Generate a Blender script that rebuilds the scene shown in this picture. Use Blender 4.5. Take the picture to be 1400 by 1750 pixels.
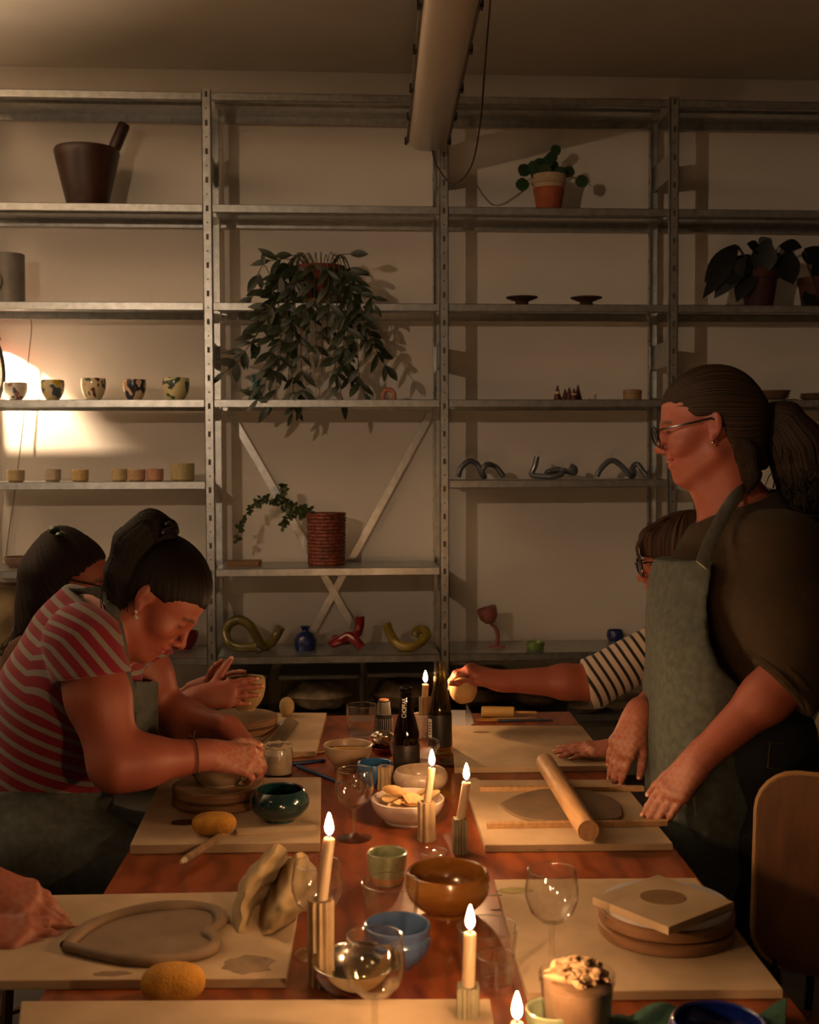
import bpy, math, random
import numpy as np
from mathutils import Vector, Matrix
for o in list(bpy.data.objects): bpy.data.objects.remove(o)
SC = bpy.context.scene
COL = SC.collection
rnd = random.Random(7)
V = Vector
# ------------------------------------------------------------------ camera
CAMZ, F = 1.48, 2042.0
PITCH, ROLL, YAW = math.radians(2.42), math.radians(-0.19), math.radians(3.64)
def cam_rot():
    cp, sp, cr, sr, cy, sy = math.cos(PITCH), math.sin(PITCH), math.cos(ROLL), math.sin(ROLL), math.cos(YAW), math.sin(YAW)
    Ry = Matrix(((cy, -sy, 0), (sy, cy, 0), (0, 0, 1)))
    B = Matrix(((1, 0, 0), (0, 0, -1), (0, 1, 0)))
    Rx = Matrix(((1, 0, 0), (0, cp, -sp), (0, sp, cp)))
    Rz = Matrix(((cr, -sr, 0), (sr, cr, 0), (0, 0, 1)))
    return Rz @ Rx @ B @ Ry
CR = cam_rot()
CAM = V((0, 0, CAMZ))
cd = bpy.data.cameras.new('camera'); cam = bpy.data.objects.new('camera', cd); COL.objects.link(cam)
cd.sensor_fit = 'HORIZONTAL'; cd.sensor_width = 36; cd.lens = 36*F/1400; cd.clip_start = .05
cam.matrix_world = Matrix.Translation(CAM) @ Matrix((CR[0], -CR[1], -CR[2])).transposed().to_4x4()
cd.dof.use_dof = True; cd.dof.focus_distance = 2.9; cd.dof.aperture_fstop = 9.0
SC.camera = cam
# ------------------------------------------------------------------ world, lights, exposure
w = bpy.data.worlds.new('world'); SC.world = w; w.use_nodes = True
w.node_tree.nodes['Background'].inputs[0].default_value = (.02, .016, .012, 1)
w.node_tree.nodes['Background'].inputs[1].default_value = .5
vs_ = SC.view_settings
vs_.view_transform = 'Standard'; vs_.look = 'None'; vs_.gamma = 1; vs_.use_curve_mapping = False
vs_.exposure = 0.0
SC.cycles.transparent_max_bounces = 32; SC.cycles.max_bounces = 8; SC.cycles.diffuse_bounces = 5
def point_light(name, loc, col, watts, r):
    l = bpy.data.lights.new(name, 'POINT'); l.color = col; l.energy = watts; l.shadow_soft_size = r
    o = bpy.data.objects.new(name, l); COL.objects.link(o); o.location = loc; return o
point_light('wall_bulb_light', (-1.5, .42, 2.32), (1, .70, .46), 106, .016)
point_light('added_uplighter_light', (-2.5, 3.3, 1.72), (1, .69, .43), 390, .03)         # unseen uplighter added to brighten the ceiling at the left     # line above is the wall bulb, left of the photographer
FLAME_POWER = 1050.0
LAMP_W = 190.0
# ------------------------------------------------------------------ pixel -> place helpers (frame 1400 x 1750)
def ray(px, py):
    c = V(((px-700)/F, (py-875)/F, 1.0)); return CR.transposed() @ c
def W(px, py, d): return CAM + ray(px, py)*d                      # at camera depth d
TZ = .76
def at(px, py, z=TZ):
    r = ray(px, py); return CAM + r*((z-CAMZ)/r.z)                # on a horizontal plane
def atY(px, py, Y):
    r = ray(px, py); return CAM + r*(Y/r.y)                       # on a plane parallel to the wall
def depth(p): return (CR @ (V(p)-CAM)).z
def proj(p):
    c = CR @ (V(p)-CAM); return (700+F*c.x/c.z, 875+F*c.y/c.z)
# ------------------------------------------------------------------ materials
def lin(c):
    if isinstance(c, str): c = tuple(int(c[i:i+2], 16)/255 for i in (0, 2, 4))
    return tuple(x/12.92 if x <= .04045 else ((x+.055)/1.055)**2.4 for x in c)
MC = {}
def mat(name, col, rough=.6, metal=0., var=.12, scale=14., bump=0., bscale=None, stretch=None, col2=None, coat=0., sss=0., spec=.5, contrast=(.35, .65), det=4.):
    if name in MC: return MC[name]
    m = bpy.data.materials.new(name); m.use_nodes = True; nt = m.node_tree; N = nt.nodes; L = nt.links
    b = N['Principled BSDF']; c = lin(col)
    b.inputs['Roughness'].default_value = rough; b.inputs['Metallic'].default_value = metal
    b.inputs['Coat Weight'].default_value = coat; b.inputs['Specular IOR Level'].default_value = spec
    if coat: b.inputs['Coat Roughness'].default_value = .08
    if sss:
        b.inputs['Subsurface Weight'].default_value = sss; b.inputs['Subsurface Radius'].default_value = (.012, .005, .003); b.inputs['Subsurface Scale'].default_value = 1.
    tc = N.new('ShaderNodeTexCoord'); mp = N.new('ShaderNodeMapping'); L.new(tc.outputs['Object'], mp.inputs[0])
    if stretch: mp.inputs['Scale'].default_value = stretch
    nz = N.new('ShaderNodeTexNoise'); nz.inputs['Scale'].default_value = scale; nz.inputs['Detail'].default_value = det; L.new(mp.outputs[0], nz.inputs[0])
    rp = N.new('ShaderNodeValToRGB'); L.new(nz.outputs[0], rp.inputs[0])
    c2 = lin(col2) if col2 else tuple(min(1, x*(1+var)) for x in c)
    c1 = c if col2 else tuple(x*(1-var) for x in c)
    rp.color_ramp.elements[0].position = contrast[0]; rp.color_ramp.elements[1].position = contrast[1]
    rp.color_ramp.elements[0].color = (*c1, 1); rp.color_ramp.elements[1].color = (*c2, 1)
    L.new(rp.outputs[0], b.inputs['Base Color'])
    if bump:
        n2 = N.new('ShaderNodeTexNoise'); n2.inputs['Scale'].default_value = bscale or scale*4; n2.inputs['Detail'].default_value = 5; L.new(mp.outputs[0], n2.inputs[0])
        bp = N.new('ShaderNodeBump'); bp.inputs['Strength'].default_value = bump; bp.inputs['Distance'].default_value = .004
        L.new(n2.outputs[0], bp.inputs['Height']); L.new(bp.outputs[0], b.inputs['Normal'])
    MC[name] = m; return m
def glassmat(name, tint=(1, 1, 1), ior=1.5, rough=0.0, gl=(1, 1, 1), edge=.45):
    if name in MC: return MC[name]
    m = bpy.data.materials.new(name); m.use_nodes = True; nt = m.node_tree; N = nt.nodes; L = nt.links
    N.remove(N['Principled BSDF']); out = N['Material Output']
    tr = N.new('ShaderNodeBsdfTransparent'); tr.inputs[0].default_value = (*tint, 1)
    g = N.new('ShaderNodeBsdfGlossy'); g.inputs['Roughness'].default_value = rough; g.inputs['Color'].default_value = (*gl, 1)
    lw = N.new('ShaderNodeLayerWeight'); lw.inputs[0].default_value = .5; ra = N.new('ShaderNodeValToRGB'); L.new(lw.outputs['Facing'], ra.inputs[0]); ra.color_ramp.elements[0].position = .62; ra.color_ramp.elements[0].color = (*tint, 1); ra.color_ramp.elements[1].color = (*[x*edge for x in tint], 1); L.new(ra.outputs[0], tr.inputs[0])   # longer path through the glass near the edge
    fr = N.new('ShaderNodeFresnel'); ge = N.new('ShaderNodeNewGeometry'); ma = N.new('ShaderNodeMapRange')   # inner faces reflect like outer ones
    L.new(ge.outputs['Backfacing'], ma.inputs[0]); ma.inputs[3].default_value = ior; ma.inputs[4].default_value = 1/ior; L.new(ma.outputs[0], fr.inputs[0])
    mx = N.new('ShaderNodeMixShader'); L.new(fr.outputs[0], mx.inputs[0]); L.new(tr.outputs[0], mx.inputs[1]); L.new(g.outputs[0], mx.inputs[2]); L.new(mx.outputs[0], out.inputs[0])
    MC[name] = m; return m
def flame_mat():
    m = bpy.data.materials.new('flame'); m.use_nodes = True; nt = m.node_tree; N = nt.nodes; L = nt.links
    N.remove(N['Principled BSDF']); e = N.new('ShaderNodeEmission'); L.new(e.outputs[0], N['Material Output'].inputs[0])
    tc = N.new('ShaderNodeTexCoord'); sp = N.new('ShaderNodeSeparateXYZ'); L.new(tc.outputs['Generated'], sp.inputs[0])
    rp = N.new('ShaderNodeValToRGB'); L.new(sp.outputs[2], rp.inputs[0]); cr = rp.color_ramp
    cr.elements[0].position = 0; cr.elements[0].color = (.0003, .0004, .0016, 1)
    cr.elements[1].position = .30; cr.elements[1].color = (1, .53, .23, 1)
    x = cr.elements.new(.14); x.color = (.003, .0022, .0035, 1)
    L.new(rp.outputs[0], e.inputs[0]); e.inputs[1].default_value = FLAME_POWER; return m
# ------------------------------------------------------------------ mesh building
class MB:
    def __init__(s): s.v = []; s.f = []; s.mi = []; s.cur = 0
    def add(s, vs, fs):
        b = len(s.v); s.v += [tuple(x) for x in vs]; s.f += [tuple(b+i for i in f) for f in fs]; s.mi += [s.cur]*len(fs); return s
    def box(s, lo, hi, M=None):
        x0, y0, z0 = lo; x1, y1, z1 = hi
        vs = [(x0,y0,z0),(x1,y0,z0),(x1,y1,z0),(x0,y1,z0),(x0,y0,z1),(x1,y0,z1),(x1,y1,z1),(x0,y1,z1)]
        if M: vs = [M @ V(v) for v in vs]
        return s.add(vs, [(0,3,2,1),(4,5,6,7),(0,1,5,4),(1,2,6,5),(2,3,7,6),(3,0,4,7)])
    def rbox(s, lo, hi, r, n=3, M=None):                           # box with rounded vertical edges
        x0, y0, z0 = lo; x1, y1, z1 = hi; pts = []
        for cx, cy, a in ((x1-r,y1-r,0),(x0+r,y1-r,90),(x0+r,y0+r,180),(x1-r,y0+r,270)):
            for i in range(n+1):
                t = math.radians(a+90*i/n); pts.append((cx+r*math.cos(t), cy+r*math.sin(t)))
        return s.prism(pts, z0, z1, M)
    def prism(s, pts, z0, z1, M=None, bev=0.):
        n = len(pts); vs = []; rings = [(z0, 0), (z1, 0)]
        if bev:
            cx = sum(p[0] for p in pts)/n; cy = sum(p[1] for p in pts)/n
            rings = [(z0, bev), (z0+bev, 0), (z1-bev, 0), (z1, bev)]
        for z, b in rings:
            for p in pts:
                if b:
                    d = V((p[0]-cx, p[1]-cy)); l = max(d.length, 1e-6); q = V(p[:2])-d*(b/l); vs.append((q.x, q.y, z))
                else: vs.append((p[0], p[1], z))
        if M: vs = [M @ V(v) for v in vs]
        k = len(rings); fs = [tuple(range(n))[::-1], tuple(range((k-1)*n, k*n))]
        for j in range(k-1):
            for i in range(n): fs.append((j*n+i, j*n+(i+1) % n, (j+1)*n+(i+1) % n, (j+1)*n+i))
        return s.add(vs, fs)
    def lathe(s, prof, n=32, c=(0, 0, 0), M=None, wob=None):
        vs = []; fs = []; idx = []
        for k, (r, z) in enumerate(prof):
            if r < 1e-6: idx.append([len(vs)]); vs.append(V((c[0], c[1], c[2]+z)))
            else:
                row = []
                for i in range(n):
                    a = 2*math.pi*i/n; rr = r*(wob(a, z) if wob else 1)
                    row.append(len(vs)); vs.append(V((c[0]+rr*math.cos(a), c[1]+rr*math.sin(a), c[2]+z)))
                idx.append(row)
        for a, b in zip(idx[:-1], idx[1:]):
            for i in range(n):
                j = (i+1) % n
                if len(a) == 1 and len(b) == 1: continue
                if len(a) == 1: fs.append((a[0], b[j], b[i]))
                elif len(b) == 1: fs.append((a[i], a[j], b[0]))
                else: fs.append((a[i], a[j], b[j], b[i]))
        if M: vs = [M @ v for v in vs]
        return s.add(vs, fs)
    def tube(s, path, rad, n=8, cap=True, flat=1., up=None, taper=None):
        P = [V(p) for p in path]; m = len(P); R = rad if isinstance(rad, (list, tuple)) else [rad]*m
        T = [(P[min(i+1, m-1)]-P[max(i-1, 0)]).normalized() for i in range(m)]
        u = V(up) if up else (V((0, 0, 1)) if abs(T[0].z) < .9 else V((1, 0, 0)))
        vs = []; fs = []
        for i in range(m):
            a = (u - T[i]*u.dot(T[i])); a = a.normalized() if a.length > 1e-6 else T[i].orthogonal().normalized()
            if not up: u = a
            b = T[i].cross(a)
            for k in range(n):
                t = 2*math.pi*k/n; vs.append(P[i]+(a*math.cos(t)*flat+b*math.sin(t))*R[i])
        for i in range(m-1):
            for k in range(n): fs.append((i*n+k, i*n+(k+1) % n, (i+1)*n+(k+1) % n, (i+1)*n+k))
        if cap: fs += [tuple(range(n))[::-1], tuple(range((m-1)*n, m*n))]
        return s.add(vs, fs)
    def ellipsoid(s, c, r, n=16, m=10, M=None, noise=None):
        pr = []
        vs = []; fs = []
        for j in range(m+1):
            t = math.pi*j/m
            for i in range(n):
                a = 2*math.pi*i/n; d = V((math.sin(t)*math.cos(a), math.sin(t)*math.sin(a), math.cos(t)))
                k = noise(d) if noise else 1
                p = V((d.x*r[0]*k, d.y*r[1]*k, d.z*r[2]*k))
                vs.append((M @ p if M else p)+V(c))
        for j in range(m):
            for i in range(n): fs.append((j*n+i, (j+1)*n+i, (j+1)*n+(i+1) % n, j*n+(i+1) % n))
        return s.add(vs, fs)
    def sheet(s, f, nu, nv, th=0.):                                # grid surface f(u,v)->Vector with thickness
        G = [[V(f(i/nu, j/nv)) for j in range(nv+1)] for i in range(nu+1)]
        vs = [p for r in G for p in r]; w_ = nv+1; fs = []
        for i in range(nu):
            for j in range(nv): fs.append((i*w_+j, (i+1)*w_+j, (i+1)*w_+j+1, i*w_+j+1))
        if th:
            k = len(vs)
            for i in range(nu+1):
                for j in range(nv+1):
                    du = G[min(i+1, nu)][j]-G[max(i-1, 0)][j]; dv = G[i][min(j+1, nv)]-G[i][max(j-1, 0)]
                    nn = du.cross(dv); nn = nn.normalized() if nn.length > 1e-9 else V((0, 0, 1)); vs.append(G[i][j]-nn*th)
            fs += [tuple(k+x for x in f[::-1]) for f in list(fs)]
            bd = [(i, 0) for i in range(nu)]+[(nu, j) for j in range(nv)]+[(i, nv) for i in range(nu, 0, -1)]+[(0, j) for j in range(nv, 0, -1)]
            ix = [a*w_+b for a, b in bd]
            for a, b in zip(ix, ix[1:]+ix[:1]): fs.append((b, a, k+a, k+b))
        return s.add(vs, fs)
def mk(name, mb, m, parent=None, smooth=True, ang=40, loc=None):
    me = bpy.data.meshes.new(name); me.from_pydata(mb.v, [], mb.f)
    ms = m if isinstance(m, (list, tuple)) else [m]
    for x in ms: me.materials.append(x)
    if len(ms) > 1: me.polygons.foreach_set('material_index', mb.mi)
    if smooth:
        me.polygons.foreach_set('use_smooth', [True]*len(me.polygons))
        if ang < 180: me.set_sharp_from_angle(angle=math.radians(ang))
    me.update()
    o = bpy.data.objects.new(name, me); COL.objects.link(o)
    if parent: o.parent = parent
    if loc is not None: o.location = loc
    return o
def tag(o, label=None, cat=None, group=None, kind=None):
    for k, x in (('label', label), ('category', cat), ('group', group), ('kind', kind)):
        if x: o[k] = x
    return o
def thing(name, label, cat, loc=(0, 0, 0), rz=0., group=None):
    o = bpy.data.objects.new(name, None); o.empty_display_size = .05; COL.objects.link(o)
    o.location = loc; o.rotation_euler = (0, 0, rz); return tag(o, label, cat, group)
def inst(src, parent, M=None):                                     # a further part sharing mesh data
    o = src.copy(); COL.objects.link(o); o.parent = parent
    if M is not None: o.matrix_local = M
    return o
def curve(pts, n=8):                                               # Catmull-Rom through points
    P = [V(p) for p in pts]; P = [P[0]*2-P[1]]+P+[P[-1]*2-P[-2]]; out = []
    for i in range(1, len(P)-2):
        for k in range(n):
            t = k/n; a, b, c, d = P[i-1:i+3]
            out.append(.5*((2*b)+(c-a)*t+(2*a-5*b+4*c-d)*t*t+(3*b-a-3*c+d)*t**3))
    out.append(P[-2]); return out
def struct(name, mb, m, smooth=False):
    o = mk(name, mb, m, smooth=smooth); o['kind'] = 'structure'; return o
# ------------------------------------------------------------------ the room
WY, CZ = 5.5, 3.243
X0, X1, YB = -3.4, 3.2, -2.2
m_wall = mat('wall_paint', 'd9d2c8', .85, var=.03, scale=3, bump=.15, bscale=260)
m_ceil = mat('ceiling_paint', 'd6cfc3', .9, var=.05, scale=2, bump=.1, bscale=160)
m_floor = mat('floor_concrete', '4a4540', .7, var=.25, scale=5, bump=.1)
struct('wall_back', MB().box((X0, WY, 0), (X1, WY+.1, CZ)), m_wall)
struct('wall_left', MB().box((X0-.1, YB, 0), (X0, WY+.1, CZ)), m_wall)
struct('wall_right', MB().box((X1, YB, 0), (X1+.1, WY+.1, CZ)), mat('dark_wall', '6e675e', .9, var=.05, scale=3))
struct('wall_front', MB().box((X0-.1, YB-.1, 0), (X1+.1, YB, CZ)), mat('dark_wall', '6e675e'))
struct('floor', MB().box((X0-.1, YB-.1, -.1), (X1+.1, WY+.1, 0)), m_floor)
struct('ceiling', MB().box((X0-.1, YB-.1, CZ), (X1+.1, WY+.1, CZ+.1)), m_ceil)
# ------------------------------------------------------------------ shelving rack
m_galv = mat('galvanised_steel', 'b2b4b2', .36, metal=.88, var=.14, scale=30, bump=.03)
m_hole = mat('punched_hole', '4c463e', .9, var=.05)
SY0, SY1 = 5.1, 5.45
UPX = [-1.497, -.502+.0, .494, 1.487, 2.485]                      # right edge of each front upright
SZ = [CAMZ+x for x in (1.543, 1.080, .671, .264, -.081, -.454, -.830, -1.10)]
UW = .038
rack = thing('shelving_rack', 'galvanised steel shelving rack filling the back wall, with punched uprights', 'shelving', (0, 0, 0))
def upright(x, y, front):
    b = MB(); top = SZ[0]+.012
    x0 = x-UW
    b.box((x0, y, 0), (x, y+.003, top)); s = 1 if front else -1
    b.box((x0, y, 0), (x0+.003, y+.03*s, top)) if front else b.box((x0, y-.03, 0), (x0+.003, y, top))
    b.box((x-.003, min(y, y+.03*s), 0), (x, max(y, y+.03*s), top))
    return mk('upright', b, m_galv, rack, smooth=False)
for x in UPX:
    uf = upright(x, SY0-.004, True); ur = upright(x-.0, SY1, False)
    hb = MB()
    k = 0; z = .3
    while z < SZ[0]:
        w_ = .006 if k % 2 else .011
        hb.box((x-UW/2-w_/2, SY0-.0052, z-(.003 if k % 2 else .012)), (x-UW/2+w_/2, SY0-.0042, z+(.003 if k % 2 else .012)))
        k += 1; z += .059
    h = mk('punched_holes', hb, m_hole, uf, smooth=False); h['kind'] = 'stuff'
    hb = MB(); z = .35
    while z < SZ[0]:                                              # round holes on the side flanges of the rear post
        for fx in (x+.0004, x-UW-.0004):
            hb.box((fx-.0006, SY1-.02, z-.006), (fx+.0006, SY1-.01, z+.006))
        z += .12
    h = mk('flange_holes', hb, m_hole, ur, smooth=False); h['kind'] = 'stuff'
    for z in (2.76, 1.95, .95):                                   # side ties joining front and rear post
        mk('side_tie', MB().box((x-UW/2-.002, SY0+.01, z-.055), (x-UW/2+.002, SY1-.01, z+.055)), m_galv, rack, smooth=False)
def shelf(bay, k, lip=.033):
    xa, xb = (UPX[bay]+.003 if bay >= 0 else -2.45), UPX[bay+1]-UW-.003
    z = SZ[k]; b = MB()
    b.box((xa, SY0, z-lip), (xb, SY0+.002, z)); b.box((xa, SY0, z-.002), (xb, SY1, z)); b.box((xa, SY1-.002, z-lip), (xb, SY1, z))
    b.box((xa, SY0, z-lip), (xb, SY0+.014, z-lip+.002)); b.box((xa, SY1-.014, z-lip), (xb, SY1, z-lip+.002))
    b.box((xa, SY0+.15, z-.012), (xb, SY0+.21, z-.002))
    o = mk('shelf_board', b, m_galv, rack, smooth=False)
    return o
for bay in range(4):
    for k in range(8):
        if (bay == 1 and k == 4) or (bay == 2 and k == 5) or (bay == 3 and k == 4): continue
        shelf(bay, k)
def brace(a, b_, name='cross_brace'):
    d = (V(b_)-V(a)); l = d.length
    z = d.normalized(); x = V((0, 1, 0)).cross(z).normalized(); y = z.cross(x); M = Matrix.Translation(a) @ Matrix((x, y, z)).transposed().to_4x4()
    mk(name, MB().box((-.016, -.0015, 0), (.016, .0015, l), M), m_galv, rack, smooth=False)
brace(atY(392, 705, SY1+.012), atY(612, 1085, SY1+.012)); brace(atY(737, 705, SY1+.018), atY(520, 1105, SY1+.018))
# ------------------------------------------------------------------ unseen bowl and lid added round the wall bulb to cut its light
o = thing('light_cut_bowl', 'unseen opaque bowl and lid added round the bulb left of the camera to cut its light', 'lamp', (-1.5, .42, 2.32))
mk('bowl', MB().lathe([(0, -.19), (.12, -.175), (.22, -.13), (.28, -.083), (.276, -.083), (.216, -.124), (.12, -.168), (0, -.183)], 40), mat('added_lamp_enamel', '2e2a26', .6), o)
mk('lid', MB().lathe([(0, .12), (.15, .10), (.28, .032), (.276, .032), (.15, .094), (0, .114)], 40), mat('added_lamp_enamel', '2e2a26'), o)
for i in range(3): mk('hanging_rod', MB().tube([(.278*math.cos(2.09*i+2.6), .278*math.sin(2.09*i+2.6), -.085), (0, 0, CZ-2.32)], .002, 6), m_galv, o)
o = thing('added_uplighter', 'unseen floor uplighter with opaque cone shade, added at the left to light the ceiling', 'lamp', (-2.5, 3.3, 0))  # added out of view for its light on ceiling and left bay
mk('base', MB().lathe([(0, 0), (.14, 0), (.14, .02), (.02, .03), (0, .03)], 32), mat('added_lamp_enamel', '2e2a26'), o); mk('pole', MB().tube([(0, 0, .02), (0, 0, 1.66)], .012, 10), mat('added_lamp_enamel', '2e2a26'), o)
mk('shade', MB().lathe([(0, 1.64), (.05, 1.65), (.15, 1.84), (.146, 1.84), (.046, 1.655), (0, 1.65)], 36), mat('added_lamp_enamel', '2e2a26'), o)
# ------------------------------------------------------------------ fluorescent fitting
m_acr = mat('frosted_acrylic', 'c9b9a4', .3, var=.06, scale=6, stretch=(1, .2, 1), coat=.3)
m_blk = mat('black_plastic', '15130f', .45)
fa, fb = W(731, 243, 4.95), W(776, 0, 3.29)
dirf = (fb-fa); dirf.z = 0; dirf.normalize(); LF = 1.72
fx = thing('fluorescent_fitting', 'long unlit fluorescent fitting with frosted cover, hung from the ceiling', 'light fitting', (fa.x, fa.y, fa.z), math.atan2(dirf.y, dirf.x)-math.pi/2)
def halfround(w2, h, n=12): return [(w2*math.cos(math.pi+math.pi*i/n), -h*abs(math.sin(math.pi*i/n))**.7) for i in range(n+1)]
b = MB(); sec = halfround(.079, .045); m_ = len(sec)
for y, s in ((-.012, .35), (0, .8), (.03, 1), (LF-.03, 1), (LF, .8)):
    for (x, z) in sec: b.v.append((x*s, y, z*s))
for j in range(4):
    for i in range(m_-1): b.f.append((j*m_+i, j*m_+i+1, (j+1)*m_+i+1, (j+1)*m_+i)); b.mi.append(0)
b.f.append(tuple(range(m_))); b.mi.append(0); b.f.append(tuple(range(4*m_, 5*m_))[::-1]); b.mi.append(0)
mk('diffuser', b, m_acr, fx)
mk('housing', MB().rbox((-.085, .0, 0), (.085, LF, .05), .02), mat('fitting_grey', '8f877b', .5), fx)
for s in (-1, 1):
    mk('cover_rim', MB().box((s*.084-.005, 0, -.006), (s*.084+.005, LF, .006)), mat('fitting_rim', '6d655b', .5), fx)
    for y in (.02, .37, .72, 1.12, 1.5):
        mk('clip', MB().box((s*.090-.006, y-.014, -.014), (s*.090+.006, y+.014, .012)), m_blk, fx)
for y in (.3, LF-.3):
    mk('suspension_wire', MB().tube([(0, y, .05), (0, y, CZ-fa.z)], .0015, 6), m_blk, fx)
mk('pull_cord', MB().tube(curve([V(p)-0*V(p) for p in [(0, 0, 0)]*2] if 0 else [fx.matrix_basis.inverted() @ p for p in (W(738, 255, 4.92), W(748, 285, 4.92), W(775, 315, 4.9), W(806, 283, 4.8), W(821, 210, 4.6), W(827, 140, 4.45), W(833, 60, 4.05), atY(838, 0, 3.95), V((W(843, -60, 3.9).x, 3.9, CZ)))], 6), .0035, 6), mat('cord_brown', '3c2c20', .8), fx)
# ------------------------------------------------------------------ table
m_table = mat('varnished_red_plywood', '6e3216', .38, var=.3, scale=5, stretch=(5, .7, 1), col2='8f4a24', coat=.25, bump=.04, det=8)
def wavegrain(m):
    nt = m.node_tree; N = nt.nodes; L = nt.links; wv = N.new('ShaderNodeTexWave'); wv.inputs['Scale'].default_value = 6; wv.inputs['Distortion'].default_value = 14; wv.inputs['Detail'].default_value = 3; wv.inputs['Detail Scale'].default_value = .8
    tc = [n for n in N if n.type == 'TEX_COORD'][0]; L.new(tc.outputs['Object'], wv.inputs[0])
    b = N['Principled BSDF']; old = b.inputs['Base Color'].links[0].from_socket; mx = N.new('ShaderNodeMix'); mx.data_type = 'RGBA'; mx.blend_type = 'MULTIPLY'; mx.inputs[0].default_value = .55
    rp = N.new('ShaderNodeValToRGB'); rp.color_ramp.elements[0].color = (.45, .4, .36, 1); rp.color_ramp.elements[0].position = .1; rp.color_ramp.elements[1].position = .6; L.new(wv.outputs[0], rp.inputs[0])
    L.new(old, mx.inputs[6]); L.new(rp.outputs[0], mx.inputs[7]); L.new(mx.outputs[2], b.inputs['Base Color'])
wavegrain(m_table)
TC = [at(974, 1216), at(1189, 1498), at(178, 1524)]
tdir = (at(974, 1216)-at(1357, 1714)).normalized()
farR = at(974, 1216); nearR = farR-tdir*2.75
ldir = (at(178, 1524)-at(72, 1700)).normalized()
lt = (farR.y-at(178, 1524).y)/ldir.y
farL = at(178, 1524)+ldir*lt; nearL = farL-ldir*2.75
tb = thing('work_table', 'long red-brown plywood work table with wavy grain carrying the clay boards', 'table', (0, 0, 0))
mk('tabletop', MB().prism([tuple(p[:2]) for p in (nearL, nearR, farR, farL)], TZ-.03, TZ, bev=.002), m_table, tb, smooth=False)
cen = (farR+farL+nearL+nearR)/4
for p in (nearL, nearR, farR, farL):
    q = p+(cen-p)*.1
    mk('leg', MB().box((q.x-.03, q.y-.03, 0), (q.x+.03, q.y+.03, TZ-.03)), mat('table_leg', '4b3424', .6), tb, smooth=False)
mk('apron_rail', MB().prism([tuple((p+(cen-p)*.11)[:2]) for p in (nearL, nearR, farR, farL)], TZ-.05, TZ-.03), mat('table_leg', '4b3424'), tb, smooth=False)
# ------------------------------------------------------------------ clay boards
BT = .014
m_mdf = mat('clay_dusted_board', 'b9a182', .85, var=.14, scale=7, bump=.06, bscale=300, col2='a18a6c')
def board(corners, label, th=BT, z=TZ, m=None, ply=False, stains=()):
    P = [at(x, y, z+th) for x, y in corners]; c = sum(P, V())/4; c.z = z
    o = thing('clay_board', label, 'board', c, 0, 'clay boards on the table')
    mk('panel', MB().prism([tuple((p-c)[:2]) for p in P], 0.0004, th, bev=.0012), m or m_mdf, o, smooth=False)
    for (x, y, rx, ry, cc) in stains:
        q = at(x, y, z+th)-c; pts = [(q.x+rx*math.cos(t*math.pi/9)*(1+.18*math.sin(3*t+x)), q.y+ry*math.sin(t*math.pi/9)*(1+.15*math.cos(2.3*t+y))) for t in range(18)]
        mk('damp_mark', MB().prism(pts, th, th+.0005), mat('damp_'+cc, cc, .8, var=.15, scale=40), o, smooth=False)
    return o, z+th
BZ = TZ+BT
board([(-60, 1676), (489, 1672), (514, 1522), (60, 1530)], 'nearest left clay board, holding the raised-rim slab and the crumpled cloth', stains=[(425, 1648, .036, .03, '7d6850'), (190, 1664, .025, .008, '7d6850')])
board([(222, 1444), (547, 1440), (549, 1328), (276, 1331)], 'square board under the teal bowl and the left turntable', th=.018)
board([(360, 1284), (540, 1284), (558, 1218), (400, 1218)], 'farthest board on the left, under the small turntable and clay egg')
board([(901, 1695), (1338, 1690), (1190, 1500), (845, 1503)], 'nearest right board, carrying the turntable with the plaster bat', stains=[(880, 1522, .028, .014, '8d8040'), (846, 1530, .012, .004, '6b5844')])
board([(829, 1444), (1150, 1441), (1060, 1332), (793, 1333)], 'right board with rolling pin and flattened clay between two strips')
board([(777, 1312), (1048, 1308), (994, 1240), (772, 1240)], 'farthest right board, bare, by the paper card and the brush', stains=[(823, 1251, .02, .012, '7a6143')])
board([(28, 1790), (850, 1785), (838, 1707), (36, 1711)], 'long pale board across the near end of the table', th=.02)
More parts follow.
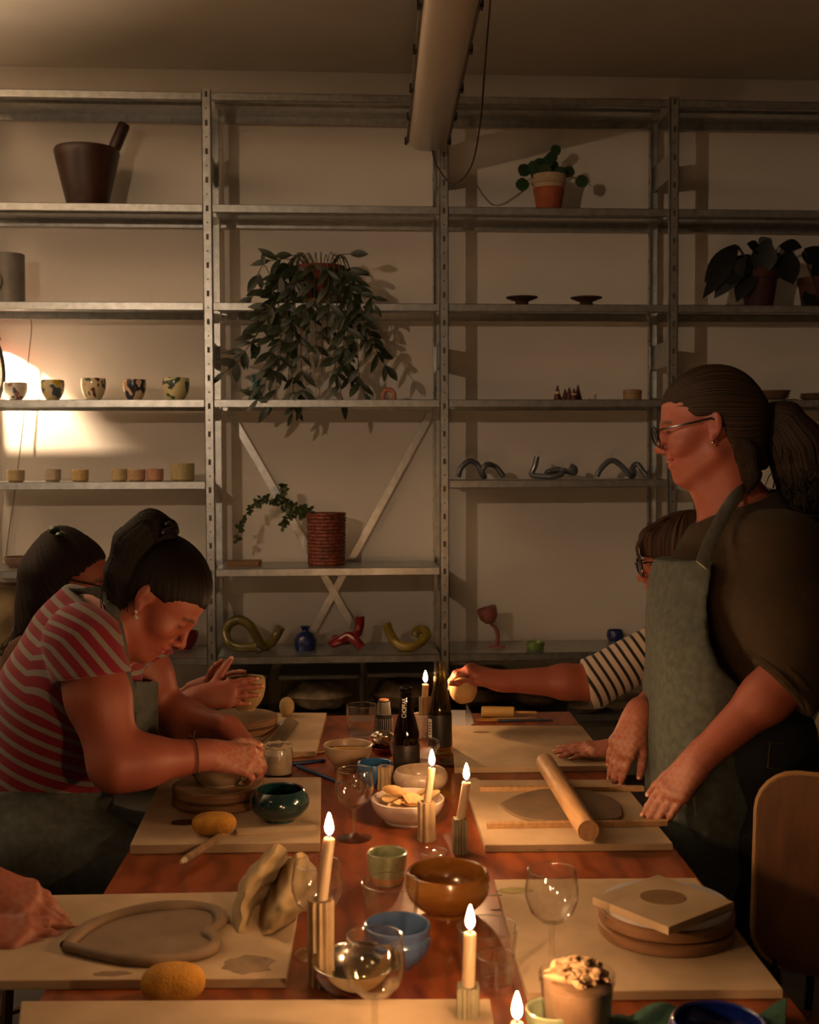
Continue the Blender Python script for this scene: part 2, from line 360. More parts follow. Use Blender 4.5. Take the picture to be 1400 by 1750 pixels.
# ------------------------------------------------------------------ implicit surfaces for bodies, clothes and hair
def A3(p): return np.array((p[0], p[1], p[2]), float)
class SDF:
    def __init__(s): s.pr = []
    def _add(s, f, lo, hi, k, op): s.pr.append((f, np.array(lo), np.array(hi), k, op))
    def cap(s, a, b, ra, rb=None, k=.02, op='u', flat=None):      # tapered capsule; flat=(axis, factor) squashes the section
        a, b = A3(a), A3(b); rb = ra if rb is None else rb; ab = b-a; L2 = max(ab@ab, 1e-12)
        if flat is not None: n = A3(flat[0]); n = n/np.linalg.norm(n); q = flat[1]
        def f(P):
            p = P-a
            t = np.clip((p@ab)/L2, 0, 1); d = p-t[:, None]*ab
            if flat is not None:
                dn = d@n; d = d+np.outer(dn*(1/q-1), n)
                l = np.sqrt((d*d).sum(1)); r = ra+(rb-ra)*t
                sc = np.where(l > 1e-9, np.sqrt(np.maximum((l*l-(dn/q)**2), 0)+(dn)**2)/np.maximum(l, 1e-9), q)
                return (l-r)*np.maximum(sc, q)
            return np.sqrt((d*d).sum(1))-(ra+(rb-ra)*t)
        R = max(ra, rb); m = np.minimum(a, b)-R; M = np.maximum(a, b)+R
        s._add(f, m, M, k, op); return s
    def ell(s, c, r, R=None, k=.02, op='u'):
        c = A3(c); r = A3(r); Rm = np.eye(3) if R is None else R   # columns are the local axes
        def f(P):
            p = (P-c)@Rm; k0 = np.sqrt(((p/r)**2).sum(1)); k1 = np.sqrt(((p/(r*r))**2).sum(1))
            return np.where(k1 > 1e-9, k0*(k0-1)/np.maximum(k1, 1e-9), -r.min())
        R_ = r.max(); s._add(f, c-R_, c+R_, k, op); return s
    def chain(s, pts, rs, k=.02, flat=None):
        for i in range(len(pts)-1): s.cap(pts[i], pts[i+1], rs[i], rs[i+1], k=k, flat=flat)
        return s
    def half(s, p, n, k=.002, op='i'):                             # keep the side the normal points away from
        p = A3(p); n = A3(n); n = n/np.linalg.norm(n); s._add(lambda P: (P-p)@n, [-9]*3, [9]*3, k, op); return s
    def poly(s, pts, o, ux, uy, k=.004, op='i'):                   # prism of a polygon drawn in the plane (o, ux, uy)
        o, ux, uy = A3(o), A3(ux), A3(uy); Q = np.array(pts, float)
        def f(P):
            x = (P-o)@ux; y = (P-o)@uy; d = np.full(len(P), 1e9); ins = np.zeros(len(P), bool); n = len(Q)
            for i in range(n):
                a = Q[i]; b = Q[(i+1) % n]; e = b-a
                wx = x-a[0]; wy = y-a[1]; t = np.clip((wx*e[0]+wy*e[1])/max(e@e, 1e-12), 0, 1)
                d = np.minimum(d, (wx-e[0]*t)**2+(wy-e[1]*t)**2)
                c = (a[1] > y) != (b[1] > y)
                xi = a[0]+(y-a[1])*(e[0]/(e[1] if abs(e[1]) > 1e-12 else 1e-12)); ins ^= (c & (x < xi))
            return np.where(ins, -1, 1)*np.sqrt(d)
        s._add(f, [-9]*3, [9]*3, k, op); return s
    def box(s, c, h, R=None, r=.0, k=.004, op='u'):
        c = A3(c); h = A3(h); Rm = np.eye(3) if R is None else R
        def f(P):
            q = np.abs((P-c)@Rm)-h+r; return np.sqrt((np.maximum(q, 0)**2).sum(1))+np.minimum(q.max(1), 0)-r
        R_ = np.linalg.norm(h); s._add(f, c-R_, c+R_, k, op); return s
    def shell_of(s, other, off, k=.004, op='i'):
        lo = np.min([p[1] for p in other.pr if p[4] == 'u'], 0)-off; hi = np.max([p[2] for p in other.pr if p[4] == 'u'], 0)+off
        s._add(lambda P: other.ev(P)-off, lo, hi, k, op); return s
    def ev(s, P, mg=.04):
        D = np.full(len(P), .5); pl, ph = P.min(0), P.max(0); m = slice(None)
        for f, lo, hi, k, op in s.pr:
            if op != 'i' and ((pl > hi+mg).any() or (ph < lo-mg).any()): continue
            d = f(P); c = D
            if op == 'u':
                h = np.clip(.5+.5*(c-d)/k, 0, 1); r = c+(d-c)*h-k*h*(1-h)
            elif op == 's':
                h = np.clip(.5-.5*(c+d)/k, 0, 1); r = c+(-d-c)*h+k*h*(1-h)
            else:
                h = np.clip(.5-.5*(d-c)/k, 0, 1); r = d+(c-d)*h+k*h*(1-h)
            D[m] = r
        return D
    def chunks(s, P, g, q, mg):                                    # evaluate block by block, so far-off primitives are skipped
        c = g//q; k = (c[:, 0]*1000+c[:, 1])*1000+c[:, 2]; o = np.argsort(k, kind='stable'); cut = np.nonzero(np.diff(k[o]))[0]+1
        out = np.empty(P.shape[:-1])
        for ix in np.split(o, cut): out[ix] = s.ev(P[ix].reshape(-1, 3), mg).reshape(P[ix].shape[:-1])
        return out
    def bounds(s, pad):
        U = [p for p in s.pr if p[4] == 'u']; return np.min([p[1] for p in U], 0)-pad, np.max([p[2] for p in U], 0)+pad
    def mesh(s, h, clip=None):
        lo, hi = s.bounds(2*h)
        if clip is not None: lo = np.maximum(lo, clip[0]); hi = np.minimum(hi, clip[1])
        B = 8; nb = np.ceil((hi-lo)/(B*h)).astype(int)
        g = np.stack(np.meshgrid(*[np.arange(n) for n in nb], indexing='ij'), -1).reshape(-1, 3)
        d = s.chunks(lo+(g+.5)*B*h, g, 8, .2); g = g[np.abs(d) < B*h*.87*1.35+.012]
        off = np.stack(np.meshgrid(*[np.arange(B+1)]*3, indexing='ij'), -1).reshape(-1, 3)
        G = g[:, None, :]*B+off[None]
        Vv = s.chunks(lo+G*h, g, 3, .04).reshape(len(g), B+1, B+1, B+1)
        ins = Vv < 0
        cnt = np.zeros((len(g), B, B, B), int); cs = [(i, j, k) for i in (0, 1) for j in (0, 1) for k in (0, 1)]
        for i, j, k in cs: cnt += ins[:, i:B+i, j:B+j, k:B+k]
        bi, ci, cj, ck = np.nonzero((cnt > 0) & (cnt < 8))
        C = np.stack([Vv[bi, ci+i, cj+j, ck+k] for i, j, k in cs], 1); cell = g[bi]*B+np.stack([ci, cj, ck], 1)
        acc = np.zeros((len(bi), 3)); num = np.zeros(len(bi)); ca = np.array(cs, float)
        for a in range(8):
            for b in range(a+1, 8):
                if np.abs(ca[a]-ca[b]).sum() != 1: continue
                x = (C[:, a] < 0) != (C[:, b] < 0)
                t = np.where(x, C[:, a]/np.where(x, C[:, a]-C[:, b], 1), 0)
                acc += np.where(x[:, None], ca[a]+t[:, None]*(ca[b]-ca[a]), 0); num += x
        P = lo+(cell+acc/num[:, None])*h
        N = (nb*B+2).astype(np.int64); key = cell[:, 0]+N[0]*(cell[:, 1]+N[1]*cell[:, 2].astype(np.int64))
        o = np.argsort(key); key = key[o]; P = P[o]; C = C[o]; cell = cell[o]; F = []
        st = np.array([1, N[0], N[0]*N[1]], np.int64)
        for ax in range(3):
            b, c = (ax+1) % 3, (ax+2) % 3; hi_ = 4 >> ax
            a0 = C[:, 0] < 0; a1 = C[:, hi_] < 0; e = np.nonzero((a0 != a1) & (cell[:, b] > 0) & (cell[:, c] > 0))[0]
            ks = [key[e], key[e]-st[b], key[e]-st[b]-st[c], key[e]-st[c]]; ix = [np.clip(np.searchsorted(key, q), 0, len(key)-1) for q in ks]
            ok = np.all([key[i] == q for i, q in zip(ix, ks)], 0)
            Q = np.stack(ix, 1)[ok]; fl = a0[e][ok]; Q[~fl] = Q[~fl][:, ::-1]; F.append(Q)
        F = np.concatenate(F)
        return P, F
def relax(P, F, n=1, lam=.5):
    E = np.concatenate([F[:, [0, 1]], F[:, [1, 2]], F[:, [2, 3]], F[:, [3, 0]]])
    for _ in range(n):
        S = np.zeros_like(P); c = np.zeros(len(P))
        for k in range(3): S[:, k] = np.bincount(E[:, 0], P[E[:, 1], k], len(P))+np.bincount(E[:, 1], P[E[:, 0], k], len(P))
        c = np.bincount(E[:, 0], minlength=len(P))+np.bincount(E[:, 1], minlength=len(P))
        P = P+lam*(S/np.maximum(c, 1)[:, None]-P)
    return P
def vnorm(P, F):
    n = np.cross(P[F[:, 2]]-P[F[:, 0]], P[F[:, 3]]-P[F[:, 1]]); N = np.zeros_like(P)
    for j in range(4):
        for k in range(3): N[:, k] += np.bincount(F[:, j], n[:, k], len(P))
    return N/np.maximum(np.linalg.norm(N, axis=1), 1e-12)[:, None]
def mkmesh(name, P, F, m, parent, col=None, attr=None, origin=(0, 0, 0)):
    me = bpy.data.meshes.new(name); P = P-A3(origin)
    me.vertices.add(len(P)); me.vertices.foreach_set('co', P.astype(np.float32).ravel())
    me.loops.add(F.size); me.loops.foreach_set('vertex_index', F.astype(np.int32).ravel())
    me.polygons.add(len(F)); me.polygons.foreach_set('loop_start', np.arange(0, F.size, 4, dtype=np.int32)); me.polygons.foreach_set('loop_total', np.full(len(F), 4, np.int32))
    me.update(calc_edges=True); me.validate()
    me.polygons.foreach_set('use_smooth', [True]*len(me.polygons))
    if col is not None:
        a = me.attributes.new('tint', 'FLOAT_COLOR', 'POINT'); a.data.foreach_set('color', np.concatenate([col, np.ones((len(col), 1))], 1).astype(np.float32).ravel())
    for k, x in (attr or {}).items():
        a = me.attributes.new(k, 'FLOAT', 'POINT'); a.data.foreach_set('value', x.astype(np.float32))
    me.materials.append(m); me.update()
    o = bpy.data.objects.new(name, me); COL.objects.link(o)
    if parent: o.parent = parent
    return o
# ------------------------------------------------------------------ materials for people
def skinmat():
    m = mat('skin', 'ffffff', .52, sss=.0); nt = m.node_tree; N = nt.nodes; L = nt.links; b = N['Principled BSDF']
    at_ = N.new('ShaderNodeAttribute'); at_.attribute_name = 'tint'
    nz = N.new('ShaderNodeTexNoise'); nz.inputs['Scale'].default_value = 60; nz.inputs['Detail'].default_value = 5
    tc = [n for n in N if n.type == 'TEX_COORD'][0]; L.new(tc.outputs['Object'], nz.inputs[0])
    rp = N.new('ShaderNodeValToRGB'); rp.color_ramp.elements[0].color = (.86, .84, .84, 1); rp.color_ramp.elements[1].color = (1.08, 1.08, 1.08, 1); L.new(nz.outputs[0], rp.inputs[0])
    mx = N.new('ShaderNodeMix'); mx.data_type = 'RGBA'; mx.blend_type = 'MULTIPLY'; mx.inputs[0].default_value = 1; L.new(at_.outputs['Color'], mx.inputs[6]); L.new(rp.outputs[0], mx.inputs[7]); L.new(mx.outputs[2], b.inputs['Base Color'])
    bp = N.new('ShaderNodeBump'); bp.inputs['Strength'].default_value = .12; bp.inputs['Distance'].default_value = .002; n2 = N.new('ShaderNodeTexNoise'); n2.inputs['Scale'].default_value = 320; L.new(tc.outputs['Object'], n2.inputs[0]); L.new(n2.outputs[0], bp.inputs['Height']); L.new(bp.outputs[0], b.inputs['Normal'])
    return m
m_skin = skinmat()
SKIN = np.array(lin('985340'))
def stripemat(name, ca, cb, period, duty, edge=.04, rough=.85):
    m = bpy.data.materials.new(name); m.use_nodes = True; N = m.node_tree.nodes; L = m.node_tree.links; b = N['Principled BSDF']; b.inputs['Roughness'].default_value = rough
    a = N.new('ShaderNodeAttribute'); a.attribute_name = 'stripe'
    d = N.new('ShaderNodeMath'); d.operation = 'DIVIDE'; d.inputs[1].default_value = period; L.new(a.outputs['Fac'], d.inputs[0])
    fr = N.new('ShaderNodeMath'); fr.operation = 'FRACT'; L.new(d.outputs[0], fr.inputs[0])
    rp = N.new('ShaderNodeValToRGB'); cr = rp.color_ramp; cr.elements[0].color = (*lin(ca), 1); cr.elements[0].position = 0
    cr.elements[1].color = (*lin(ca), 1); cr.elements[1].position = duty-edge
    for p, c in ((duty, cb), (1-edge, cb), (1, ca)): e = cr.elements.new(p); e.color = (*lin(c), 1)
    L.new(fr.outputs[0], rp.inputs[0]); L.new(rp.outputs[0], b.inputs['Base Color']); b.inputs['Sheen Weight'].default_value = .15
    return m
def hairmat(name, dark, light, freq=60):
    m = bpy.data.materials.new(name); m.use_nodes = True; N = m.node_tree.nodes; L = m.node_tree.links; b = N['Principled BSDF']; b.inputs['Roughness'].default_value = .58; b.inputs['Specular IOR Level'].default_value = .22
    a = N.new('ShaderNodeAttribute'); a.attribute_name = 'strand'; nz = N.new('ShaderNodeTexNoise'); nz.noise_dimensions = '1D'; nz.inputs['Scale'].default_value = freq; nz.inputs['Detail'].default_value = 4; L.new(a.outputs['Fac'], nz.inputs['W'])
    rp = N.new('ShaderNodeValToRGB'); rp.color_ramp.elements[0].color = (*lin(dark), 1); rp.color_ramp.elements[1].color = (*lin(light), 1); rp.color_ramp.elements[0].position = .38; rp.color_ramp.elements[1].position = .68; L.new(nz.outputs[0], rp.inputs[0]); L.new(rp.outputs[0], b.inputs['Base Color'])
    bp = N.new('ShaderNodeBump'); bp.inputs['Strength'].default_value = .6; bp.inputs['Distance'].default_value = .003; L.new(nz.outputs[0], bp.inputs['Height']); L.new(bp.outputs[0], b.inputs['Normal'])
    return m
# ------------------------------------------------------------------ anatomy
def frame(fwd, up):
    f = A3(fwd); f = f/np.linalg.norm(f); u = A3(up); u = u-f*(u@f); u = u/np.linalg.norm(u); r = np.cross(f, u)
    return np.stack([r, f, u], 1)                                  # columns X (right), Y (face forward), Z (up)
class Head:
    def __init__(s, c, fwd, up, sc=1., smile=0., shut=False):
        s.shut = shut; s.c = A3(c); s.R = frame(fwd, up); s.sc = sc; s.smile = smile
    def w(s, p): return s.c+s.R@(A3(p)*s.sc)
    def loc(s, P): return ((P-s.c)@s.R)/s.sc
    def add(s, S):
        w, R, k = s.w, s.R, s.sc
        def E(c, r, kk=.015, op='u', rot=None): S.ell(w(c), A3(r)*k, R if rot is None else R@rot, kk*k, op)
        def C(a, b, ra, rb=None, kk=.012, op='u'): S.cap(w(a), w(b), ra*k, (rb if rb is not None else ra)*k, kk*k, op)
        E((0, -.018, .036), (.071, .092, .076), .02)
        E((0, .022, .03), (.062, .056, .058), .03)
        E((0, .03, -.03), (.054, .050, .072), .03)
        for x in (-1, 1):
            C((x*.050, -.005, -.062), (x*.012, .060, -.098), .017, .015, .03)
            E((x*.040, .049, -.026), (.022, .024, .018), .025)
            C((x*.030, .070, .018), (x*.008, .078, .017), .0085, None, .014)
        E((0, .066, -.099), (.017, .015, .013), .02)
        C((0, .079, .012), (0, .101, -.029), .0062, .0078, .014)
        E((0, .1035, -.033), (.0085, .0085, .008), .008)
        for x in (-1, 1):
            E((x*.0105, .093, -.0365), (.0068, .0095, .0065), .006)
            E((x*.0062, .0965, -.0425), (.0028, .005, .0025), .003, 's')
            E((x*.032, .094, .001), (.016, .0135, .0105), .014, 's')
            E((x*.031, .0655, .000), (.0155, .0155, .0140), .004)
            if not s.shut: E((x*.0315, .082, -.0005), (.0115, .0095, .0040), .003, 's')
            else: C((x*.020, .083, -.004), (x*.043, .076, -.003), .0012, None, .003, 's')
        E((0, .068, -.060), (.028, .020, .026), .02)
        sm = s.smile
        E((0, .0855, -.0575), (.021+.006*sm, .0075, .0050), .006); E((0, .0835, -.0695-.002*sm), (.018+.004*sm, .0075, .0058), .006)
        for x in (-1, 1): C((0, .094, -.0632), (x*(.022+.008*sm), .078-.006*sm, -.0632+.007*sm), .0022+.0022*sm, .0012, .004, 's')
        if sm:
            for x in (-1, 1): C((x*.022, .088, -.040), (x*.034, .072, -.064), .0022, .0015, .008, 's'); E((x*.040, .062, -.034), (.018, .016, .014), .02)
        for x in (-1, 1):                                          # ears
            c_, s_ = math.cos(x*.35), math.sin(x*.35); rt = np.array([[c_, -s_, 0], [s_, c_, 0], [0, 0, 1.]])
            t = -.25; rx = np.array([[1, 0, 0], [0, math.cos(t), -math.sin(t)], [0, math.sin(t), math.cos(t)]])
            rt = rt@rx.T
            E((x*.073, -.016, -.004), (.0075, .0170, .0285), .006, 'u', rt)
            E((x*.081, -.013, .001), (.0060, .0115, .021), .005, 's', rt)
            E((x*.0775, -.020, .000), (.004, .006, .013), .004, 'u', rt)
            E((x*.074, -.006, -.031), (.0055, .0075, .0085), .006, 'u')
        return s
    def paint(s, P, col):
        q = s.loc(P); x, y, z = np.abs(q[:, 0]), q[:, 1], q[:, 2]
        near = (np.linalg.norm(q, axis=1) < .16)
        def bl(m, c):
            nonlocal col
            m = (np.clip(m, 0, 1)*near)[:, None]; col = col*(1-m)+np.array(lin(c))*m
        g = lambda v, c, wd: np.exp(-((v-c)/wd)**2)
        bl(.2*g(x, .042, .02)*g(z, -.03, .022)*(y > .02), '923c2f')
        bl(.5*g(x, 0, .014)*g(z, -.032, .014)*(y > .085), '8a4033')
        bl(.85*(x < .026+.006*s.smile)*(y > .074)*g(z, -.063+.18*s.smile*x*(x > .01), .0105), '96443a')
        bl(.95*(x > .012)*(x < .047)*(y > .05)*g(z, .0225-(np.maximum(x-.034, 0)*.35), .0042), '4a2f20')
        bl(.5*(x > .06)*g(y, -.014, .03)*g(z, 0, .03), '853f31')
        bl(.8*(x > .016)*(x < .046)*(y > .06)*g(z, .0005, .003), '2a1a12')
        return col
    def eyes(s, par):
        for x in (-1, 1):
            if s.shut: return
            mb = MB(); mb.ellipsoid((0, 0, 0), (.0118, .0118, .0128), 16, 14, M=Matrix(((1, 0, 0), (0, 0, 1), (0, -1, 0)))); mb.mi = [1 if (k//16) < 2 else 2 if (k//16) < 4 else 0 for k in range(len(mb.f))]
            M = Matrix([[*s.R[i]*s.sc, 0] for i in range(3)]+[[0, 0, 0, 1]]); c = s.w((x*.031, .0668, .0002))
            o = mk('eye', mb, [mat('eye_white', 'd8ccc0', .2, var=.02), mat('pupil', '0a0807', .1), mat('iris', '4a3826', .2)], par); o.matrix_local = Matrix.Translation(c) @ M
    def glasses(s, par, col='1a1412', rx=.0255, rz=.020, mname='glasses_frame', y0=.1035):
        b = MB(); gl = MB()
        for x in (-1, 1):
            pts = []
            for i in range(25):
                t = 2*math.pi*i/24; px = rx*math.copysign(abs(math.cos(t))**.75, math.cos(t)); pz = rz*math.copysign(abs(math.sin(t))**.8, math.sin(t))
                pts.append(s.w((x*.0335+px, y0-.012*((x*px+.03)/.06)-.004*(pz < 0)*abs(pz)/rz, -.004+pz)))
            b.tube(pts, .0021*s.sc, 6, cap=False)
            gl.add(pts[:-1], [tuple(range(24))])
            b.tube([s.w((x*.059, y0-.014, .008)), s.w((x*.069, y0-.025, .009)), s.w((x*.0765, .03, .009)), s.w((x*.078, -.012, .010)), s.w((x*.077, -.028, -.004)), s.w((x*.074, -.034, -.016))], .0022*s.sc, 6)
        b.tube([s.w((-.009, y0-.002, .0)), s.w((0, y0+.003, .004)), s.w((.009, y0-.002, .0))], .002*s.sc, 6)
        g = mk('glasses', b, mat(mname, col, .25, var=.1), par); mk('lenses', gl, glassmat('lens', (.97, .97, .97), 1.35), g)
        return g
def unit(v): v = A3(v); return v/np.linalg.norm(v)
def hand(S, wr, u, n, th, curl=(.3, .3, .3, .3), thumb=(.6, .3), sc=1., spread=.09, bends=(1, 1.1, .7), tips=None):
    """wr wrist, u towards the fingers, n back-of-hand normal, th=+1/-1 side of the thumb (along u x n)"""
    wr, u, n = A3(wr), unit(u), A3(n); n = unit(n-u*(n@u)); s = np.cross(u, n)*th
    K = .013*sc; fl = (n, .62)
    S.cap(wr-u*.012*sc, wr+u*.03*sc, .0265*sc, .028*sc, .02, flat=(n, .72))
    offs = (.0255, .0085, -.0088, -.0255); lens = (.074, .082, .076, .060); rad = (.0094, .0096, .0091, .0082); kx = (.084, .089, .085, .076)
    for i in range(4):
        o = s*offs[i]*sc; k0 = wr+u*kx[i]*sc+o+n*.001
        S.cap(wr+u*.02*sc+o*.62, k0, .0135*sc, .0120*sc, .016*sc)
        a = (i-1.5)*-spread; d = unit(u*math.cos(a)+s*math.sin(a)); ang = 0; p = k0
        S.ell(k0+n*.003*sc, A3((.0098, .0098, .0098))*sc, None, .008*sc)
        for j, fr in enumerate((.44, .31, .25)):
            ang += curl[i]*bends[j]; dd = d*math.cos(ang)-n*math.sin(ang); q = p+dd*lens[i]*fr*sc
            r0 = rad[i]*sc*(1-.10*j); r1 = rad[i]*sc*(1-.10*(j+1)-(.06 if j == 2 else 0))
            S.cap(p, q, r0, r1, .0035*sc)
            if j < 2: S.ell(q, A3((1, 1, 1))*r1*1.08, None, .003*sc)
            if j == 2 and tips is not None: tips.append((q, np.cross(np.cross(dd, n), dd)*-1 if 0 else n*math.cos(ang)+d*math.sin(ang), dd, r1))
            p = q
    S.cap(wr+u*.018*sc+s*.014*sc-n*.006*sc, wr+u*.05*sc+s*.026*sc-n*.010*sc, .0165*sc, .0145*sc, .014*sc)   # thumb base
    p = wr+u*.042*sc+s*.028*sc-n*.010*sc; td = unit(u*math.cos(thumb[0])+s*math.sin(thumb[0])-n*.35)
    for j, L in enumerate((.034, .031, .025)):
        td = unit(td-s*math.sin(thumb[1])*(j > 0)*.9+u*.15*(j > 0)); q = p+td*L*sc
        S.cap(p, q, (.0125-.0016*j)*sc, (.0110-.0016*j)*sc, .006*sc); p = q
    if tips is not None: tips.append((p, n, td, .0078*sc))
def limb(S, a, b, c, r, k=.03):                                    # shoulder/elbow/wrist or hip/knee/ankle with muscle taper
    a, b, c = A3(a), A3(b), A3(c); m1 = a+(b-a)*.45; m2 = b+(c-b)*.28
    S.chain([a, m1, b], [r[0], r[0]*.98, r[1]], k); S.chain([b, m2, c], [r[1], r[2], r[3]], k)
def nails(par, tips):
    b = MB()
    for p, n, d, r in tips:
        n, d = unit(n), unit(d); s_ = np.cross(n, d); M = Matrix([[d[i]*.0052, s_[i]*r*.62, n[i]*.0012, 0] for i in range(3)]+[[0, 0, 0, 1]])
        b.ellipsoid(V(p+n*r*.86+d*r*.25), (1, 1, 1), 8, 4, M=M)
    if tips: mk('fingernails', b, mat('nail', 'd6a58e', .3, var=.05), par)
def sphere_frame(par): pass
def hair_obj(par, S, h, m, pole, center, name='hair', groove=.0016, n=34, tail=None, clip=None):
    """strands are meridians about the axis centre->pole, or run along the tail path"""
    P, F = S.mesh(h, clip); P = relax(P, F, 2)
    c = A3(center); ax = unit(A3(pole)-c); t1 = unit(np.cross(ax, (0.31, .77, .55))); t2 = np.cross(ax, t1)
    q = P-c; ph = np.arctan2(q@t2, q@t1)
    if tail is not None:
        T = np.array([A3(p) for p in tail]); best = np.full(len(P), 1e9)
        for i in range(len(T)-1):
            a, b = T[i], T[i+1]; e = b-a; t = np.clip((P-a)@e/(e@e), 0, 1); dv = P-a-t[:, None]*e; dd = np.sqrt((dv**2).sum(1))
            e1 = unit(np.cross(e, (0.2, 1., .1))); e2 = np.cross(unit(e), e1); pa = np.arctan2(dv@e2, dv@e1)+5
            upd = (dd < best); best = np.where(upd, dd, best)
            ph = np.where(upd & (dd < tail_r(tail)), pa, ph)
    r = np.random.RandomState(5); g = np.zeros(len(P))
    for i in range(9): f = n*(.35+r.rand()*1.6); g += np.sin(np.round(f)*ph+r.rand()*6.28+3*(q@ax)/.1*r.rand())/9*1.7
    Nn = vnorm(P, F); P = P+Nn*(g*groove)[:, None]
    return mkmesh(name, P, F, m, par, attr={'strand': ph*.5})
def tail_r(t): return .07
def strands(par, paths, m, r=.0011, name='loose_strands'):
    b = MB()
    for p in paths: b.tube(curve(p, 4), r, 4, cap=False)
    o = mk(name, b, m, par); return o
def wrinkle(P, F, amp, freq, seed=1, ax=None):
    r = np.random.RandomState(seed); g = np.zeros(len(P))
    for i in range(8):
        d = r.randn(3); d /= np.linalg.norm(d); 
        if ax is not None: d = unit(d*.35+A3(ax)*np.sign(r.rand()-.3))
        g += np.sin(P@d*freq*(.5+1.2*r.rand())+6*r.rand()+1.5*np.sin(P@r.randn(3)*freq*.3))
    return P+vnorm(P, F)*(g/8*1.6*amp)[:, None]
# ------------------------------------------------------------------ people
def D(ix, iy, iz=0.): return CR.transposed() @ V((ix, iy, iz))      # direction: right, down, away
IX = D(1, 0, 0)
def sub(S, other, k=.01):
    lo, hi = other.bounds(0); S._add(lambda P: other.ev(P), lo, hi, k, 'u')
H_SKIN, H_CLOTH, H_HAIR = .0034, .0065, .0045
def body_mesh(par, S, heads, tips=(), dust=None):
    P, F = S.mesh(H_SKIN); P = relax(P, F, 1); col = np.tile(SKIN, (len(P), 1))
    for H in heads: col = H.paint(P, col)
    for c, r, amt in (dust or []):                                  # dried clay on the hands
        d = np.linalg.norm(P-A3(c), axis=1); g = np.clip(1-d/r, 0, 1)
        n = .5+.5*np.sin(P[:, 0]*310+np.sin(P[:, 2]*270)*2)*np.sin(P[:, 1]*290+1)
        col = col*(1-(g*amt*n)[:, None])+np.array(lin('b09a84'))*(g*amt*n)[:, None]
    o = mkmesh('body', P, F, m_skin, par, col=col)
    for p, n, d, r in tips:
        n, d = unit(n), unit(d); s_ = np.cross(n, d); M = Matrix([[d[i]*.0052, s_[i]*r*.62, n[i]*.0012, 0] for i in range(3)]+[[0, 0, 0, 1]])
        b = MB(); b.ellipsoid(V(p+n*r*.86+d*r*.25), (1, 1, 1), 8, 4, M=M); mk('fingernail', b, mat('nail', 'd6a58e', .3, var=.05), o)
    return o
def cloth(par, name, S, m, wr=(.004, 26), h=H_CLOTH, stripe=None, seed=3, ax=None, tint=None):
    P, F = S.mesh(h); P = relax(P, F, 2)
    at_ = {'stripe': stripe(P)} if stripe else None
    if wr: P = wrinkle(P, F, wr[0], wr[1], seed, ax)
    return mkmesh(name, P, F, m, par, attr=at_)
def legs(par, hips, knees, ankles, toes, m, rr=(.088, .066, .058, .043), extra=None):
    S = SDF(); S.cap(hips[0], hips[1], .10, .10, .05)
    for h, k, a in zip(hips, knees, ankles): limb(S, h, k, a, rr, .04)
    if extra: extra(S)
    o = cloth(par, 'trousers', S, m, (.004, 30), ax=(0, 0, 1))
    for a, t in zip(ankles, toes):
        s = SDF(); a = V(a); t = V(t).normalized(); s.cap(V((a.x, a.y, .045))-t*.04, V((a.x, a.y, .04))+t*.13, .045, .036, .03); s.cap(V((a.x, a.y, .05)), V((a.x, a.y, .09)), .042, .042, .02); s.half((0, 0, .001), (0, 0, -1))
        P, F = s.mesh(.009); mkmesh('shoe', relax(P, F, 1), F, mat('shoe_leather', '1c1917', .5), par)
    return o
def hairline(pts, H, S): S.poly(pts, H.w((0, 0, 0)), H.R[:, 1], H.R[:, 2], k=.006)
m_denim = mat('dark_denim', '10131c', .85, var=.2, scale=90, bump=.15, bscale=500)
m_apron = mat('grey_linen_apron', '4d5450', .92, var=.2, scale=60, bump=.25, bscale=420)
m_dark = mat('dark_cotton', '17181b', .9, var=.1, scale=40, bump=.1)
def tie(par, name, c, ax, r, m, t=.012):
    b = MB(); a = unit(ax); u = unit(np.cross(a, (.3, .5, .8))); v = np.cross(a, u); pts = []
    for i in range(25):
        th = 2*math.pi*i/24; rr = r*(1+.16*math.sin(7*th)); pts.append(V(A3(c)+u*math.cos(th)*rr+v*math.sin(th)*rr+a*.004*math.sin(5*th)))
    b.tube(pts, t, 8, cap=False); return mk(name, b, m, par)
# ---- person A : red striped T-shirt, bending over the clay bowl
WA = lambda x, y, d: W(x, y, d-.10)
pa = thing('person', 'person in a red and grey striped T-shirt bending over a clay bowl', 'person')
HA = Head(WA(272, 1022, 2.57), D(.66, .72, .0), D(.74, -.66, 0), 1.0, shut=True)
S = SDF(); HA.add(S); tipsA = []
nbA = WA(180, 1078, 2.64)
S.cap(HA.w((0, -.02, -.05)), nbA, .050, .062, .03)
shA = [WA(142, 1098, 2.47), WA(222, 1094, 2.81)]; elA = [WA(200, 1306, 2.42), WA(286, 1222, 2.85)]; wrA = [WA(358, 1290, 2.50), WA(392, 1246, 2.73)]
spA = [WA(55, 1430, 2.66), WA(76, 1320, 2.65), WA(118, 1190, 2.64), WA(152, 1102, 2.64)]
perpA = D(.94, .33, 0)
S.chain(spA, [.15, .145, .155, .11], .05, flat=(perpA, .82)); S.cap(shA[0], shA[1], .062, .062, .05)
limb(S, shA[0], elA[0], wrA[0], (.060, .050, .047, .029)); limb(S, shA[1], elA[1], wrA[1], (.055, .045, .042, .028))
hand(S, wrA[0], D(.86, .20, .30), D(.15, -.62, -.75), -1, curl=(.62, .66, .7, .72), thumb=(.75, .35), sc=.98, tips=tipsA)
hand(S, wrA[1], D(.72, .55, -.15), D(.62, -.55, .3), 1, curl=(.55, .6, .65, .7), thumb=(.6, .4), sc=.96, tips=tipsA)
body_mesh(pa, S, [HA], tipsA, dust=[(WA(420, 1300, 2.55), .13, .7)]); HA.eyes(pa)
m_hairA = hairmat('dark_brown_hair', '080504', '1f130c')
